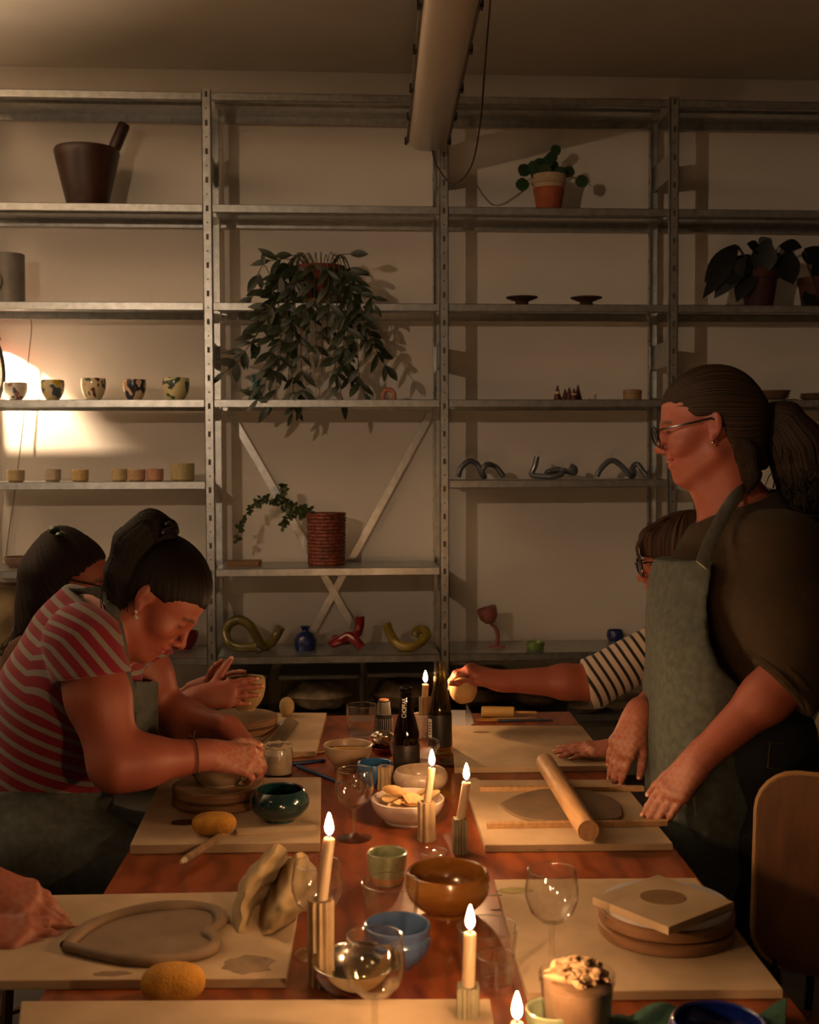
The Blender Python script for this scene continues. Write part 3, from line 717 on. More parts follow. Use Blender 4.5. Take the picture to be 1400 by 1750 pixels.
h = SDF(); h.ell(HA.w((0, -.020, .040)), A3((.080, .104, .086)), HA.R, .02); h.ell(HA.w((0, -.045, -.015)), A3((.068, .065, .06)), HA.R, .03)
hairline([(.088, .05), (.066, .052), (.040, .034), (.022, .010), (.002, .012), (-.022, .0), (-.035, -.05), (-.06, -.085), (-.2, -.1), (-.2, .2), (.1, .2)], HA, h)
hair_obj(pa, h, H_HAIR, m_hairA, WA(287, 903, 2.55), HA.w((0, -.02, .02)), groove=.0012)
tA = [WA(288, 905, 2.545), WA(258, 900, 2.535), WA(228, 930, 2.53), WA(212, 980, 2.53), WA(208, 1025, 2.535), WA(213, 1062, 2.54)]
h = SDF(); h.chain(tA, [.022, .033, .038, .036, .028, .008], .02)
hair_obj(pa, h, H_HAIR, m_hairA, tA[0], tA[3], 'ponytail', tail=tA, groove=.0018)
r2 = random.Random(3); strands(pa, [[p+V((r2.uniform(-1, 1), r2.uniform(-1, 1), r2.uniform(-1, 1)))*(.014+.022*min(1, i/3)) for i, p in enumerate(tA)] for _ in range(46)], m_hairA)
b = MB()
for s in (-1, 1): b.tube(curve([WA(272+s*2, 912-s*6, 2.52), WA(285+s*3, 902-s*8, 2.505), WA(300, 908-s*5, 2.52)], 6), .0045, 6)
b.tube([WA(278, 908, 2.51), WA(294, 903, 2.508)], .007, 8); mk('hair_clip', b, mat('clip_black', '0d0c0c', .2, coat=.5), pa)
ear = HA.w((-.082 if (CR @ V(HA.R[:, 0])).z > 0 else .082, -.004, -.036))
b = MB(); b.ellipsoid(V(ear), (.0035, .0035, .0035), 10, 6); b.ellipsoid(V(ear)-V((0, 0, .011)), (.0045, .0045, .0045), 10, 6); b.tube([V(ear), V(ear)-V((0, 0, .012))], .0009, 5)
mk('earring', b, mat('pearl', 'c9c2b4', .25, metal=.3), pa)
wb = V(A3(wrA[0])*.82+A3(elA[0])*.18); axb = unit(A3(wrA[0])-A3(elA[0])); u_ = unit(np.cross(axb, (0, 0, 1))); v_ = np.cross(axb, u_)
b = MB(); b.tube([wb+V(u_*math.cos(t*.2618)*.0375+v_*math.sin(t*.2618)*.0375) for t in range(25)], .0016, 6, cap=False)
q = wb-V(v_)*.0375 if v_[2] < 0 else wb+V(v_)*.0375
b.tube([q, q+V((.004, 0, .014))], .001, 5); b.tube([q, q+V((-.008, 0, .006))], .001, 5); mk('bracelet', b, mat('cord_bracelet', '4a3a22', .7), pa)
sh = SDF(); sh.chain(spA, [.165, .158, .168, .122], .05, flat=(perpA, .82)); sh.cap(shA[0], shA[1], .07, .07, .05); sh.cap(spA[3], V(A3(nbA)*.8+A3(spA[3])*.2), .10, .085, .03); sh.cap(WA(120, 1085, 2.64), WA(150, 1045, 2.64), .075, .066, .05)
sh.half(WA(178, 1040, 2.6), D(.5, -.87, 0), .006)
sl = []
for i, (a, e, t, nn) in enumerate(((shA[0], elA[0], .29, D(.12, 1, -.1)), (shA[1], elA[1], .30, D(.25, .95, 0)))):
    q = SDF(); a_, e_ = A3(a), A3(e); q.cap(a_, a_+(e_-a_)*.5, .076, .079, .02); q.half(a_+(e_-a_)*t, nn, .004); sub(sh, q, .022); sl.append((q, unit(A3(D(.82, -.57, .1))) if i == 0 else unit(A3(D(.6, .8, 0)))))
tx = unit(A3(D(.50, -.86, 0)))
def strA(P):
    t = P@tx
    c = A3(WA(160, 1150, 2.45)); near = np.clip((.15-np.linalg.norm(P-c, axis=1))/.05, 0, 1)
    u1 = P@unit(A3(D(.74, -.67, .1))); u1 = u1-c@unit(A3(D(.74, -.67, .1)))+c@tx
    return t*(1-near)+u1*near+.006*np.sin(P[:, 0]*16)+8
shirt = cloth(pa, 'striped_shirt', sh, stripemat('red_grey_stripe', '7a0b2a', '7d7872', .0262, .62), (.0035, 22), stripe=strA, h=.0055)
ap = SDF(); ap.chain([WA(45, 1440, 2.66), WA(72, 1318, 2.65)], [.178, .172], .05, flat=(perpA, .86))
for dd in (2.53, 2.79): ap.cap(WA(70, 1450, dd), WA(225, 1500, dd), .108, .098, .05)
ap.cap(WA(60, 1440, 2.66), WA(40, 1600, 2.66), .16, .15, .06)
ap.half(WA(80, 1315, 2.65), D(-.18, -1, 0), .004); ap.half(WA(0, 1580, 2.6), D(0, 1, 0), .004)
cloth(pa, 'apron', ap, m_apron, (.006, 20), ax=(0, 0, 1))
b = MB(); b.tube(curve([WA(125, 1010, 2.60), WA(160, 1012, 2.53), WA(186, 1022, 2.515), WA(199, 1068, 2.49), WA(208, 1115, 2.485), WA(216, 1165, 2.50), WA(240, 1215, 2.55)], 6), .013, 8, flat=.2, up=D(.5, .2, -.8)); mk('apron_strap', b, m_apron, pa)
b = MB(); b.sheet(lambda u, v: WA(228+38*u, 1165+170*v, 2.54+.22*u), 6, 8, .006); mk('apron_bib', b, m_apron, pa)
legs(pa, [WA(70, 1455, 2.54), WA(70, 1455, 2.78)], [WA(300, 1515, 2.54), WA(300, 1515, 2.80)], [V((WA(300, 1500, 2.54).x, 2.5, .09)), V((WA(300, 1500, 2.8).x, 2.78, .09))], [(1, 0, 0)]*2, m_denim)
# ---- person B : long hair, glasses, holding a clay cup
pb = thing('person', 'person with long half-tied hair and glasses holding a clay cup, behind the striped T-shirt', 'person')
HB = Head(W(124, 992, 3.2), D(.96, .22, .06), D(.22, -.97, 0))
S = SDF(); HB.add(S); S.cap(HB.w((0, -.02, -.05)), W(82, 1088, 3.22), .048, .06, .03); tipsB = []
shB = [W(50, 1130, 3.06), W(95, 1122, 3.38)]; elB = [W(215, 1265, 3.00), W(230, 1245, 3.40)]; wrB = [W(338, 1193, 3.03), W(338, 1180, 3.20)]
spB = [W(30, 1400, 3.22), W(45, 1290, 3.22), W(60, 1190, 3.22), W(70, 1125, 3.22)]
S.chain(spB, [.13, .12, .13, .10], .05, flat=(IX, .8)); S.cap(shB[0], shB[1], .05, .05, .05)
limb(S, shB[0], elB[0], wrB[0], (.05, .042, .040, .026)); limb(S, shB[1], elB[1], wrB[1], (.05, .042, .040, .026))
hand(S, wrB[0], D(.97, -.12, .12), D(.05, -.25, -.96), -1, curl=(.16, .2, .24, .3), thumb=(.95, -.1), sc=.98, tips=tipsB, spread=.05)
hand(S, wrB[1], D(.96, -.22, -.1), D(.05, -.3, .95), 1, curl=(.2, .22, .26, .3), thumb=(.9, .1), sc=.96)
body_mesh(pb, S, [HB], tipsB); HB.eyes(pb); HB.glasses(pb, mname='glasses_frame')
m_hairB = hairmat('brown_long_hair', '0c0705', '2c1b10')
h = SDF(); h.ell(HB.w((0, -.022, .040)), A3((.082, .104, .087)), HB.R, .02)
hairline([(.09, .07), (.066, .072), (.045, .045), (.03, .02), (.0, .018), (-.01, -.03), (-.03, -.2), (-.3, -.2), (-.3, .2), (.1, .2)], HB, h)
lb = [W(105, 935, 3.19), W(80, 985, 3.17), W(72, 1035, 3.16), W(62, 1075, 3.15), W(40, 1105, 3.15), W(28, 1120, 3.15)]
h.chain(lb, [.055, .068, .062, .052, .030, .012], .03, flat=None)
hair_obj(pb, h, .005, m_hairB, HB.w((0, -.09, .09)), HB.w((0, -.02, .0)), tail=None, groove=.0018, n=46)
strands(pb, [[p+V((r2.uniform(-1, 1), r2.uniform(-1, 0), r2.uniform(-.5, .5)))*(.05 if 0 < i < 5 else .03) for i, p in enumerate(lb)] for _ in range(50)], m_hairB)
b = MB(); b.ellipsoid(W(93, 906, 3.13), (.016, .016, .012), 12, 8); b.ellipsoid(W(103, 913, 3.12), (.013, .02, .008), 12, 8); mk('hair_clip', b, mat('clip_green', '1d3a22', .2, coat=.6), pb)
t = SDF(); t.chain(spB, [.145, .132, .145, .112], .05, flat=(IX, .8)); t.cap(shB[0], shB[1], .06, .06, .05)
for i in (0, 1): t.chain([shB[i], elB[i]], [.06, .056], .03); t.cap(elB[i], A3(elB[i])*.45+A3(wrB[i])*.55, .056, .045, .02)
cloth(pb, 'brown_top', t, mat('brown_knit', '4a2a18', .9, var=.15, scale=80, bump=.2), (.004, 24))
legs(pb, [W(50, 1420, 3.10), W(50, 1420, 3.34)], [W(270, 1440, 3.10), W(270, 1440, 3.34)], [V((W(270, 1440, 3.1).x, 3.06, .09)), V((W(270, 1440, 3.34).x, 3.3, .09))], [(1, 0, 0)]*2, m_denim)
# ---- person C : standing, glasses, brown sweater and grey apron
pc = thing('person', 'standing person with ponytail, glasses, brown sweater and grey apron', 'person')
HC = Head(W(1203, 727, 2.6), D(-.97, .20, .17), D(-.20, -.97, 0), 1.02, smile=1.)
S = SDF(); HC.add(S); tipsC = []; nbC = W(1262, 890, 2.62)
S.cap(HC.w((0, -.025, -.05)), nbC, .054, .066, .03); S.cap(HC.w((0, .03, -.085)), W(1228, 880, 2.62), .03, .04, .03)
shC = [W(1335, 945, 2.44), W(1250, 930, 2.82)]; elC = [W(1355, 1150, 2.34), W(1195, 1135, 2.82)]; wrC = [W(1194, 1298, 2.335), W(1090, 1222, 2.61)]
spC = [W(1275, 1290, 2.58), W(1250, 1160, 2.60), W(1262, 1020, 2.62), W(1278, 925, 2.63)]
S.chain(spC, [.165, .15, .165, .115], .05, flat=(IX, .8)); S.cap(shC[0], shC[1], .055, .055, .05)
limb(S, shC[0], elC[0], wrC[0], (.058, .050, .046, .029)); limb(S, shC[1], elC[1], wrC[1], (.055, .046, .043, .028))
hand(S, wrC[0], D(-.61, .79, .04), D(-.56, -.40, -.72), 1, curl=(.08, .09, .10, .12), thumb=(.45, .1), sc=.98, tips=tipsC, spread=-.01)
hand(S, wrC[1], D(-.40, .91, .05), D(-.55, -.30, -.78), -1, curl=(.10, .10, .14, .2), thumb=(.35, .1), sc=.98, tips=tipsC, spread=.0)
body_mesh(pc, S, [HC], tipsC, dust=[(W(1125, 1370, 2.34), .17, .55), (W(1060, 1290, 2.61), .15, .55)]); HC.eyes(pc); HC.glasses(pc, mname='glasses_frame', rz=.021, y0=.112)
mk('teeth', MB().ellipsoid(HC.w((0, .0775, -.0618)), (.016, .016, .0045), 14, 8), mat('teeth_white', 'd8cbb8', .3), pc)
m_hairC = hairmat('greying_brown_hair', '0e0906', '44301f')
pole = W(1303, 705, 2.6)
h = SDF(); h.ell(HC.w((0, -.022, .040)), A3((.081, .106, .087)), HC.R, .02); h.ell(HC.w((0, -.085, .0)), A3((.05, .05, .05)), HC.R, .04); h.cap(HC.w((0, -.060, -.01)), HC.w((0, -.068, -.095)), .062, .050, .04)
hairline([(.09, .058), (.068, .060), (.045, .036), (.024, .014), (.002, .016), (-.026, .012), (-.036, -.02), (-.040, -.06), (-.045, -.12), (-.3, -.12), (-.3, .2), (.1, .2)], HC, h)
hair_obj(pc, h, H_HAIR, m_hairC, pole, HC.w((0, 0, .03)), groove=.0012, n=40)
tC = [pole, W(1336, 722, 2.6), W(1362, 765, 2.6), W(1374, 815, 2.6), W(1376, 862, 2.58), W(1400, 890, 2.57)]
h = SDF(); h.chain(tC, [.016, .045, .062, .058, .036, .008], .02)
hair_obj(pc, h, H_HAIR, m_hairC, tC[0], tC[3], 'ponytail', tail=tC, groove=.003, n=28)
h = SDF(); h.chain([W(1262, 738, 2.55), W(1275, 775, 2.545), W(1284, 812, 2.54), W(1278, 844, 2.535)], [.018, .022, .017, .005], .02)
hair_obj(pc, h, H_HAIR, m_hairC, W(1252, 770, 2.56), W(1280, 830, 2.56), 'loose_lock', tail=[W(1252, 735, 2.535), W(1270, 775, 2.53), W(1276, 842, 2.53)], groove=.002)
strands(pc, [[p+V((r2.uniform(-1, 1), r2.uniform(-1, 1), r2.uniform(-1, 1)))*(.012+.055*min(1, i/3)) for i, p in enumerate(tC)] for _ in range(80)], m_hairC)
tie(pc, 'scrunchie', W(1304, 706, 2.6), D(1, .1, 0), .017, mat('scrunchie_print', '2a1512', .7, col2='b03a34', scale=120), .0085)
b = MB(); e_ = HC.w((-.079 if (CR @ V(HC.R[:, 0])).z > 0 else .079, -.004, -.041)); b.ellipsoid(V(e_), (.003, .003, .004), 8, 6); mk('earring', b, mat('silver', 'b0aca4', .25, metal=.9), pc)
m_sw = mat('brown_sweater', '33250f', .95, var=.16, scale=70, bump=.3, bscale=350)
sw = SDF(); sw.chain(spC, [.178, .172, .192, .135], .05, flat=(IX, .82)); sw.cap(shC[0], shC[1], .075, .075, .05); sw.cap(spC[3], V(A3(nbC)*.75+A3(spC[3])*.25), .09, .076, .03)
sw.half(W(1248, 872, 2.6), D(-.42, -.9, 0), .006)
for i in (0, 1):
    e = A3(elC[i]); w_ = A3(wrC[i]); q = SDF(); q.chain([shC[i], A3(shC[i])*.5+e*.5, e+(w_-e)*.05], [.088, .098, .078], .03); q.cap(e, e+(w_-e)*.30, .072, .066, .03); q.half(e+(w_-e)*.14, (w_-e), .004); sub(sw, q, .03)
cloth(pc, 'sweater', sw, m_sw, (.010, 24), ax=(0, 0, 1), h=.006)
for i in (0,):
    e = A3(elC[i]); w_ = A3(wrC[i]); b = MB(); a = unit(w_-e); u_ = unit(np.cross(a, (0, 0, 1))); v_ = np.cross(a, u_); cc = e+(w_-e)*.12
    for k_ in range(2): b.tube([V(cc-a*.02*k_+u_*math.cos(t*.2618)*.062+v_*math.sin(t*.2618)*.062) for t in range(25)], .012, 8, cap=False)
    mk('rolled_cuff', b, m_sw, pc)
def fl(pts, d): return [((x-700)/F*d, (y-875)/F*d) for x, y in pts]
ap = SDF(); ap.shell_of(sw, .012) if 0 else None
ap.chain(spC, [.192, .184, .202, .15], .05, flat=(IX, .84)); ap.chain([W(1188, 975, 2.6), W(1182, 1150, 2.58), W(1184, 1330, 2.56), W(1190, 1640, 2.56)], [.15, .175, .185, .20], .06, flat=(IX, .5))
ap.chain([W(1275, 1290, 2.58), W(1235, 1640, 2.56)], [.19, .18], .06, flat=(IX, .8))
ap.poly(fl([(1040, 958), (1209, 956), (1196, 1030), (1193, 1090), (1206, 1130), (1240, 1163), (1332, 1192), (1322, 1245), (1226, 1512), (1165, 1640), (1040, 1640)], 2.5), CAM+D(0, 0, 1)*2.5, D(1, 0, 0), D(0, 1, 0), .004)
ap.poly(fl([(1112, 900), (1500, 900), (1500, 1700), (1112, 1700)], 2.58), CAM+D(0, 0, 1)*2.58, D(1, 0, 0), D(0, 1, 0), .02)
cloth(pc, 'apron', ap, m_apron, (.0065, 22), ax=(0, 0, 1), h=.006)
b = MB(); b.tube(curve([W(1199, 966, 2.40), W(1216, 922, 2.43), W(1240, 876, 2.475), W(1262, 846, 2.52), W(1285, 835, 2.6)], 6), .0175, 8, flat=.18, up=D(.3, .1, -.9)); mk('apron_strap', b, mat('strap_linen_lightened', '8a9189', .9, var=.15, scale=60), pc)  # same cloth as the apron, colour lightened in place of light on it
b = MB(); b.tube(curve([W(1170, 960, 2.74), W(1190, 910, 2.74), W(1222, 862, 2.70)], 6), .0175, 8, flat=.18, up=D(.3, .1, -.9)); mk('apron_strap', b, mat('strap_linen_lightened', '8a9189', .9, var=.15, scale=60), pc)  # far strap, with the same light put into its colour
b = MB(); b.sheet(lambda u, v: W(1183+11*u+6*v, 1362+33*v, 2.372+.001*u), 2, 4, .0015); mk('care_tag', b, mat('tag_linen', '8a7c66', .8, var=.2, scale=300), pc)
legs(pc, [W(1292, 1310, 2.47), W(1285, 1305, 2.71)], [W(1268, 1570, 2.46), W(1255, 1560, 2.72)], [V((W(1272, 1900, 2.47).x, 2.43, .09)), V((W(1262, 1850, 2.72).x, 2.68, .09))], [(-1, 0, 0)]*2, m_denim, rr=(.098, .072, .062, .045), extra=lambda S: S.cap(W(1300, 1270, 2.47), W(1300, 1270, 2.68), .112, .112, .05))
b = MB(); b.tube([W(1316, 1268, 2.345), W(1356, 1272, 2.37), W(1352, 1318, 2.36), W(1312, 1312, 2.335), W(1316, 1268, 2.345)], .0012, 4); mk('pocket_stitching', b, mat('stitch', '5a4a34', .8), pc)
# ---- person D : black and white stripes, reaching with a clay ball
pd_ = thing('person', 'person with fringe, glasses and striped black and white top holding out a clay ball', 'person')
HD = Head(W(1165, 962, 2.96), D(-1, .06, .14), D(-.06, -1, 0))
S = SDF(); HD.add(S); tipsD = []; S.cap(HD.w((0, -.02, -.05)), W(1185, 1068, 2.96), .048, .058, .03)
shD = [W(1215, 1105, 2.80), W(1158, 1092, 3.14)]; elD = [W(1190, 1262, 2.80), W(1012, 1166, 3.14)]; wrD = [W(1066, 1278, 2.83), W(852, 1163, 3.12)]
spD = [W(1225, 1400, 2.97), W(1215, 1290, 2.97), W(1200, 1180, 2.97), W(1192, 1110, 2.97)]
S.chain(spD, [.13, .12, .13, .10], .05, flat=(IX, .8)); S.cap(shD[0], shD[1], .05, .05, .05)
limb(S, shD[0], elD[0], wrD[0], (.05, .042, .040, .026)); limb(S, shD[1], elD[1], wrD[1], (.052, .044, .042, .027))
hand(S, wrD[0], D(-.985, .06, .05), D(-.08, -.98, -.15), 1, curl=(.05, .06, .08, .1), thumb=(.5, .1), sc=.95, tips=tipsD, spread=.12)
hand(S, wrD[1], D(-.93, -.34, .05), D(-.32, .93, .18)*-1, -1, curl=(.62, .66, .68, .72), thumb=(.35, -.15), sc=.95, tips=tipsD, bends=(1, 1.05, .8), spread=.02)
body_mesh(pd_, S, [HD], tipsD, dust=[(W(1000, 1285, 2.83), .12, .5)]); HD.eyes(pd_); HD.glasses(pd_, mname='glasses_frame', y0=.11)
m_hairD = hairmat('streaked_brown_hair', '0e0806', '4e301a', 22)
h = SDF(); h.ell(HD.w((0, -.020, .044)), A3((.086, .108, .086)), HD.R, .02); h.chain([HD.w((0, -.06, .03)), HD.w((0, -.075, -.07)), HD.w((0, -.07, -.14))], [.085, .078, .06], .03)
for x in (-1, 1): h.cap(HD.w((x*.072, .0, .03)), HD.w((x*.075, -.005, -.11)), .022, .02, .03)
h.cap(HD.w((0, .07, .06)), HD.w((0, .085, .022)), .03, .012, .03)
for x in (-1, 1): h.cap(HD.w((x*.03, .065, .06)), HD.w((x*.045, .07, .012)), .026, .012, .03)
h.poly([(.30, .022), (.074, .020), (.055, -.005), (.028, -.01), (.012, -.2), (-.3, -.2), (-.3, .25), (.3, .25)], HD.w((0, 0, 0)), HD.R[:, 1], HD.R[:, 2], k=.004)
hair_obj(pd_, h, H_HAIR, m_hairD, HD.w((0, -.03, .2)), HD.w((0, -.02, .02)), groove=.0012, n=30)
strands(pd_, [[HD.w((r2.uniform(-.06, .06), .03, .118)), HD.w((x_, .080, .084)), HD.w((x_, .106, .045)), HD.w((x_*1.05, .101, r2.uniform(-.0, .02)))] for x_ in [r2.uniform(-.06, .06) for _ in range(40)]], m_hairD, .0012)
t = SDF(); t.chain(spD, [.145, .132, .145, .112], .05, flat=(IX, .8)); t.cap(shD[0], shD[1], .06, .06, .05)
q = SDF(); q.chain([shD[1], elD[1]], [.066, .062], .03); q.cap(elD[1], A3(elD[1])*.85+A3(wrD[1])*.15, .06, .054, .02); e = A3(elD[1]); q.half(e+unit(A3(wrD[1])-e)*.016, unit(A3(wrD[1])-e)+unit(e-A3(shD[1])), .003); sub(t, q, .03)
q2 = SDF(); q2.chain([shD[0], elD[0]], [.06, .056], .03); sub(t, q2, .03)
axD = unit(A3(elD[1])-A3(shD[1])); 
def strD(P):
    d1 = np.linalg.norm(np.cross(P-A3(shD[1]), axD), axis=1); al = (P-A3(shD[1]))@axD; on = (al > .015) & (d1 < .085)
    return np.where(on, al*1.0+.012*np.sin((P@A3(D(.3, .9, .2)))*30)*.35, P[:, 2])+5
cloth(pd_, 'striped_top', t, stripemat('black_white_stripe', 'b9a99c', '0e0d10', .0225, .64), (.003, 26), stripe=strD, h=.005)
legs(pd_, [W(1225, 1420, 2.85), W(1225, 1420, 3.09)], [W(1130, 1440, 2.85), W(1130, 1440, 3.09)], [V((W(1130, 1440, 2.85).x, 2.83, .09)), V((W(1130, 1440, 3.09).x, 3.05, .09))], [(-1, 0, 0)]*2, m_denim)
# ---- person E : only the hands come into the picture, at the near left
pe = thing('person', 'person at the near left whose two hands press the clay slab rim', 'person')
HE = Head(W(-330, 1010, 1.86), D(.85, .5, 0), D(.5, -.85, 0), shut=True)
S = SDF(); HE.add(S); tipsE = []; S.cap(HE.w((0, -.02, -.05)), W(-430, 1110, 1.87), .05, .06, .03)
shE = [W(-440, 1200, 1.68), W(-420, 1190, 2.04)]; elE = [W(-330, 1540, 1.66), W(-330, 1500, 2.04)]; wrE = [W(-62, 1594, 1.76), W(-36, 1506, 1.84)]
spE = [W(-560, 1560, 1.86), W(-530, 1420, 1.86), W(-480, 1290, 1.86), W(-450, 1200, 1.86)]
S.chain(spE, [.14, .13, .14, .10], .05, flat=(IX, .8)); S.cap(shE[0], shE[1], .05, .05, .05)
limb(S, shE[0], elE[0], wrE[0], (.05, .043, .041, .027)); limb(S, shE[1], elE[1], wrE[1], (.05, .043, .041, .027))
hand(S, wrE[0], D(.97, .10, .12), D(.05, -.85, -.5), -1, curl=(.16, .2, .22, .26), thumb=(.5, .2), sc=.98, tips=tipsE, spread=.13)
hand(S, wrE[1], D(.93, .36, .0), D(.28, -.86, -.42), 1, curl=(.06, .10, .22, .34), thumb=(.45, .1), sc=.98, tips=tipsE, spread=.1)
body_mesh(pe, S, [HE], tipsE, dust=[(W(60, 1580, 1.82), .14, .4)]); HE.eyes(pe)
h = SDF(); h.ell(HE.w((0, -.02, .04)), A3((.08, .104, .086)), HE.R, .02); h.chain([HE.w((0, -.08, .0)), HE.w((0, -.1, -.12))], [.06, .03], .03)
hairline([(.09, .06), (.066, .06), (.04, .034), (.022, .010), (-.02, .0), (-.03, -.2), (-.3, -.2), (-.3, .2), (.1, .2)], HE, h)
hair_obj(pe, h, .006, m_hairA, HE.w((0, -.1, .0)), HE.w((0, 0, .02)))
t = SDF(); t.chain(spE, [.15, .14, .15, .112], .05, flat=(IX, .8)); t.cap(shE[0], shE[1], .06, .06, .05)
for i in (0, 1): t.chain([shE[i], elE[i]], [.062, .058], .03); t.cap(elE[i], A3(elE[i])*.6+A3(wrE[i])*.4, .056, .05, .02)
cloth(pe, 'dark_top', t, m_dark, (.004, 24), h=.008)
legs(pe, [W(-540, 1600, 1.75), W(-540, 1600, 1.98)], [W(-160, 1660, 1.78), W(-160, 1660, 1.98)], [V((W(-160, 1660, 1.78).x, 1.74, .09)), V((W(-160, 1660, 1.98).x, 1.94, .09))], [(1, 0, 0)]*2, m_denim)
# ---- stools for the seated
def stool(p, label, h):
    o = thing('wooden_stool', label, 'stool', (p.x, p.y, 0), 0, 'stools around the table'); m = mat('stool_wood', '5a3d24', .6, scale=20, stretch=(1, 6, 1))
    mk('seat', MB().lathe([(0, h-.03), (.16, h-.03), (.17, h-.02), (.17, h-.005), (.16, h), (0, h)], 28), m, o)
    for i in range(4):
        a = math.pi/4+i*math.pi/2; mk('leg', MB().tube([(.10*math.cos(a), .10*math.sin(a), h-.03), (.16*math.cos(a), .16*math.sin(a), 0)], [.016, .013], 8), m, o)
    for z in (.2,): mk('footrest_ring', MB().tube([(.147*math.cos(t*.2618), .147*math.sin(t*.2618), z) for t in range(25)], .008, 6, cap=False), m, o)
for p_, l_ in ((W(60, 1440, 2.66), 'stool under the person in the red striped T-shirt'), (W(40, 1420, 3.22), 'stool under the person with the long half-tied hair'), (W(1230, 1420, 2.97), 'stool under the person with the black and white stripes'), (W(-545, 1600, 1.86), 'stool under the person pressing the slab rim')):
    stool(p_, l_, max(.3, p_.z-.11))
# ------------------------------------------------------------------ vessels and shelf pieces
def cer(name, c, rough=.3, coat=.4, **k): return mat('ceramic_'+name, c, rough, coat=coat, **k)
def bowlprof(R, rb, H, t=.004, bulge=.0, foot=.004, n=7, lip=1.):
    """outer wall from foot to rim then the inside back down; rb and R are radii, bulge pushes the belly out"""
    o = [(0, 0), (rb, 0), (rb, foot)]
    for i in range(1, n+1):
        u = i/n; r = rb+(R-rb)*math.sin(u*math.pi/2)**.85+bulge*math.sin(u*math.pi)**1.0
        o.append((r, foot+(H-foot)*u**1.15))
    inn = [(max(r-t, .001), max(z, t+foot)) for r, z in o[3:][::-1]]
    inn[0] = (inn[0][0], H-.0006)
    return o+[(o[-1][0]-t*.5, H+t*.35)]+inn+[(0, t+foot)]
def cylprof(R, H, t=.004, rb=None, e=.005):
    rb = rb or R
    return [(0, 0), (rb-e, 0), (rb, e), (R, H-.001), (R-t*.5, H+t*.3), (R-t, H-.001), (rb-t, e+t), (0, e+t)]
def vs(cx, yf, ycr, rw, rb=.5, z=None):
    z = TZ if z is None else z; f = at(cx, yf, z); aw = V((f.x, f.y, 0)).normalized(); c = f.copy()
    for _ in range(4):
        R = rw/2*depth(c)/F; c = f+aw*(R*rb)
        r = ray(cx, yf); c.x = f.x*(c.y/f.y) if abs(f.y) > 1e-6 else f.x
    lo, hi = z, z+.6
    for _ in range(40):
        m = (lo+hi)/2
        if proj((c.x, c.y, m))[1] > ycr: lo = m
        else: hi = m
    return c, R, lo-z
def vessel(name, label, cat, pl, prof, m, group=None, n=40, rz=0., part='body', wob=None):
    c, R, H = pl; o = thing(name, label, cat, c, rz, group); mk(part, MB().lathe(prof(R, H), n, wob=wob), m, o); return o
def shp(cx, k, Y=5.27):                                            # spot on shelf k seen at column cx
    y = proj((0, Y, SZ[k]))[1]; p = atY(cx, y, Y); return V((p.x, Y, SZ[k]))
SPM = F/5.27
# --- wooden mortar and pestle
m_dw = mat('dark_turned_wood', '33190e', .45, var=.35, scale=8, stretch=(1, 1, .3), coat=.15)
p = shp(150, 1); o = thing('mortar', 'dark wooden mortar, large and tapered, on the top left shelf', 'mortar', p)
mk('bowl', MB().lathe([(0, 0), (.078, 0), (.083, .006), (.11, .12), (.134, .225), (.139, .25), (.134, .262), (.125, .255), (.10, .12), (.05, .04), (0, .03)], 40), m_dw, o)
o = thing('pestle', 'dark wooden pestle leaning out of the mortar', 'pestle', p+V((.0, 0, .05)))
a_, b_ = V((.02, 0, -.005)), V((.162, .0, .325)); mk('grip', MB().tube([a_, a_.lerp(b_, .3), a_.lerp(b_, .6), a_.lerp(b_, .72), a_.lerp(b_, .97), b_], [.03, .026, .022, .027, .026, .022], 18), m_dw, o)
# --- leaves
def leafmesh(name, L, Wd, droop=.2, n=5, fold=.15, round_=False):
    b = MB(); vs_l = []
    for i in range(n+1):
        u = i/n; w_ = Wd/2*(math.sin(math.pi*min(1, u*.97+.02))**(.6 if round_ else .9)); x = L*u; z = -droop*L*u*u
        vs_l += [(x, -w_, z+fold*w_), (x, 0, z), (x, w_, z+fold*w_)]
    fs = []
    for i in range(n):
        for j in (0, 1): fs.append((i*3+j, (i+1)*3+j, (i+1)*3+j+1, i*3+j+1))
    b.add(vs_l, fs); me = bpy.data.meshes.new(name); me.from_pydata(b.v, [], b.f); me.polygons.foreach_set('use_smooth', [True]*len(me.polygons)); return me
def leaf(me, m, par, p, d, up=(0, 0, 1), s=1., name='leaf'):
    if not me.materials: me.materials.append(m)
    o = bpy.data.objects.new(name, me); COL.objects.link(o); o.parent = par
    x = V(d).normalized(); u = V(up); y = u.cross(x); y = y.normalized() if y.length > 1e-4 else V((0, 1, 0)); z = x.cross(y)
    o.matrix_local = Matrix(((x.x*s, y.x*s, z.x*s, p[0]), (x.y*s, y.y*s, z.y*s, p[1]), (x.z*s, y.z*s, z.z*s, p[2]), (0, 0, 0, 1))); return o
m_terra = mat('terracotta', '9a4f30', .8, var=.15, scale=20, bump=.08)
m_soil = mat('potting_soil', '1d140d', .95, var=.3, scale=90, bump=.4)
def pot(o, R, rb, H, m, band=True):
    mk('pot', MB().lathe([(0, 0), (rb, 0), (R*.93, H*.78)]+([(R, H*.79)] if band else [])+[(R, H), (R-.006, H+.001), (R-.009, H*.8), (0, H*.8)], 32), m, o)
    mk('soil', MB().lathe([(0, H*.9), (R*.5, H*.9), (R-.0095, H*.88)], 24), m_soil, o)
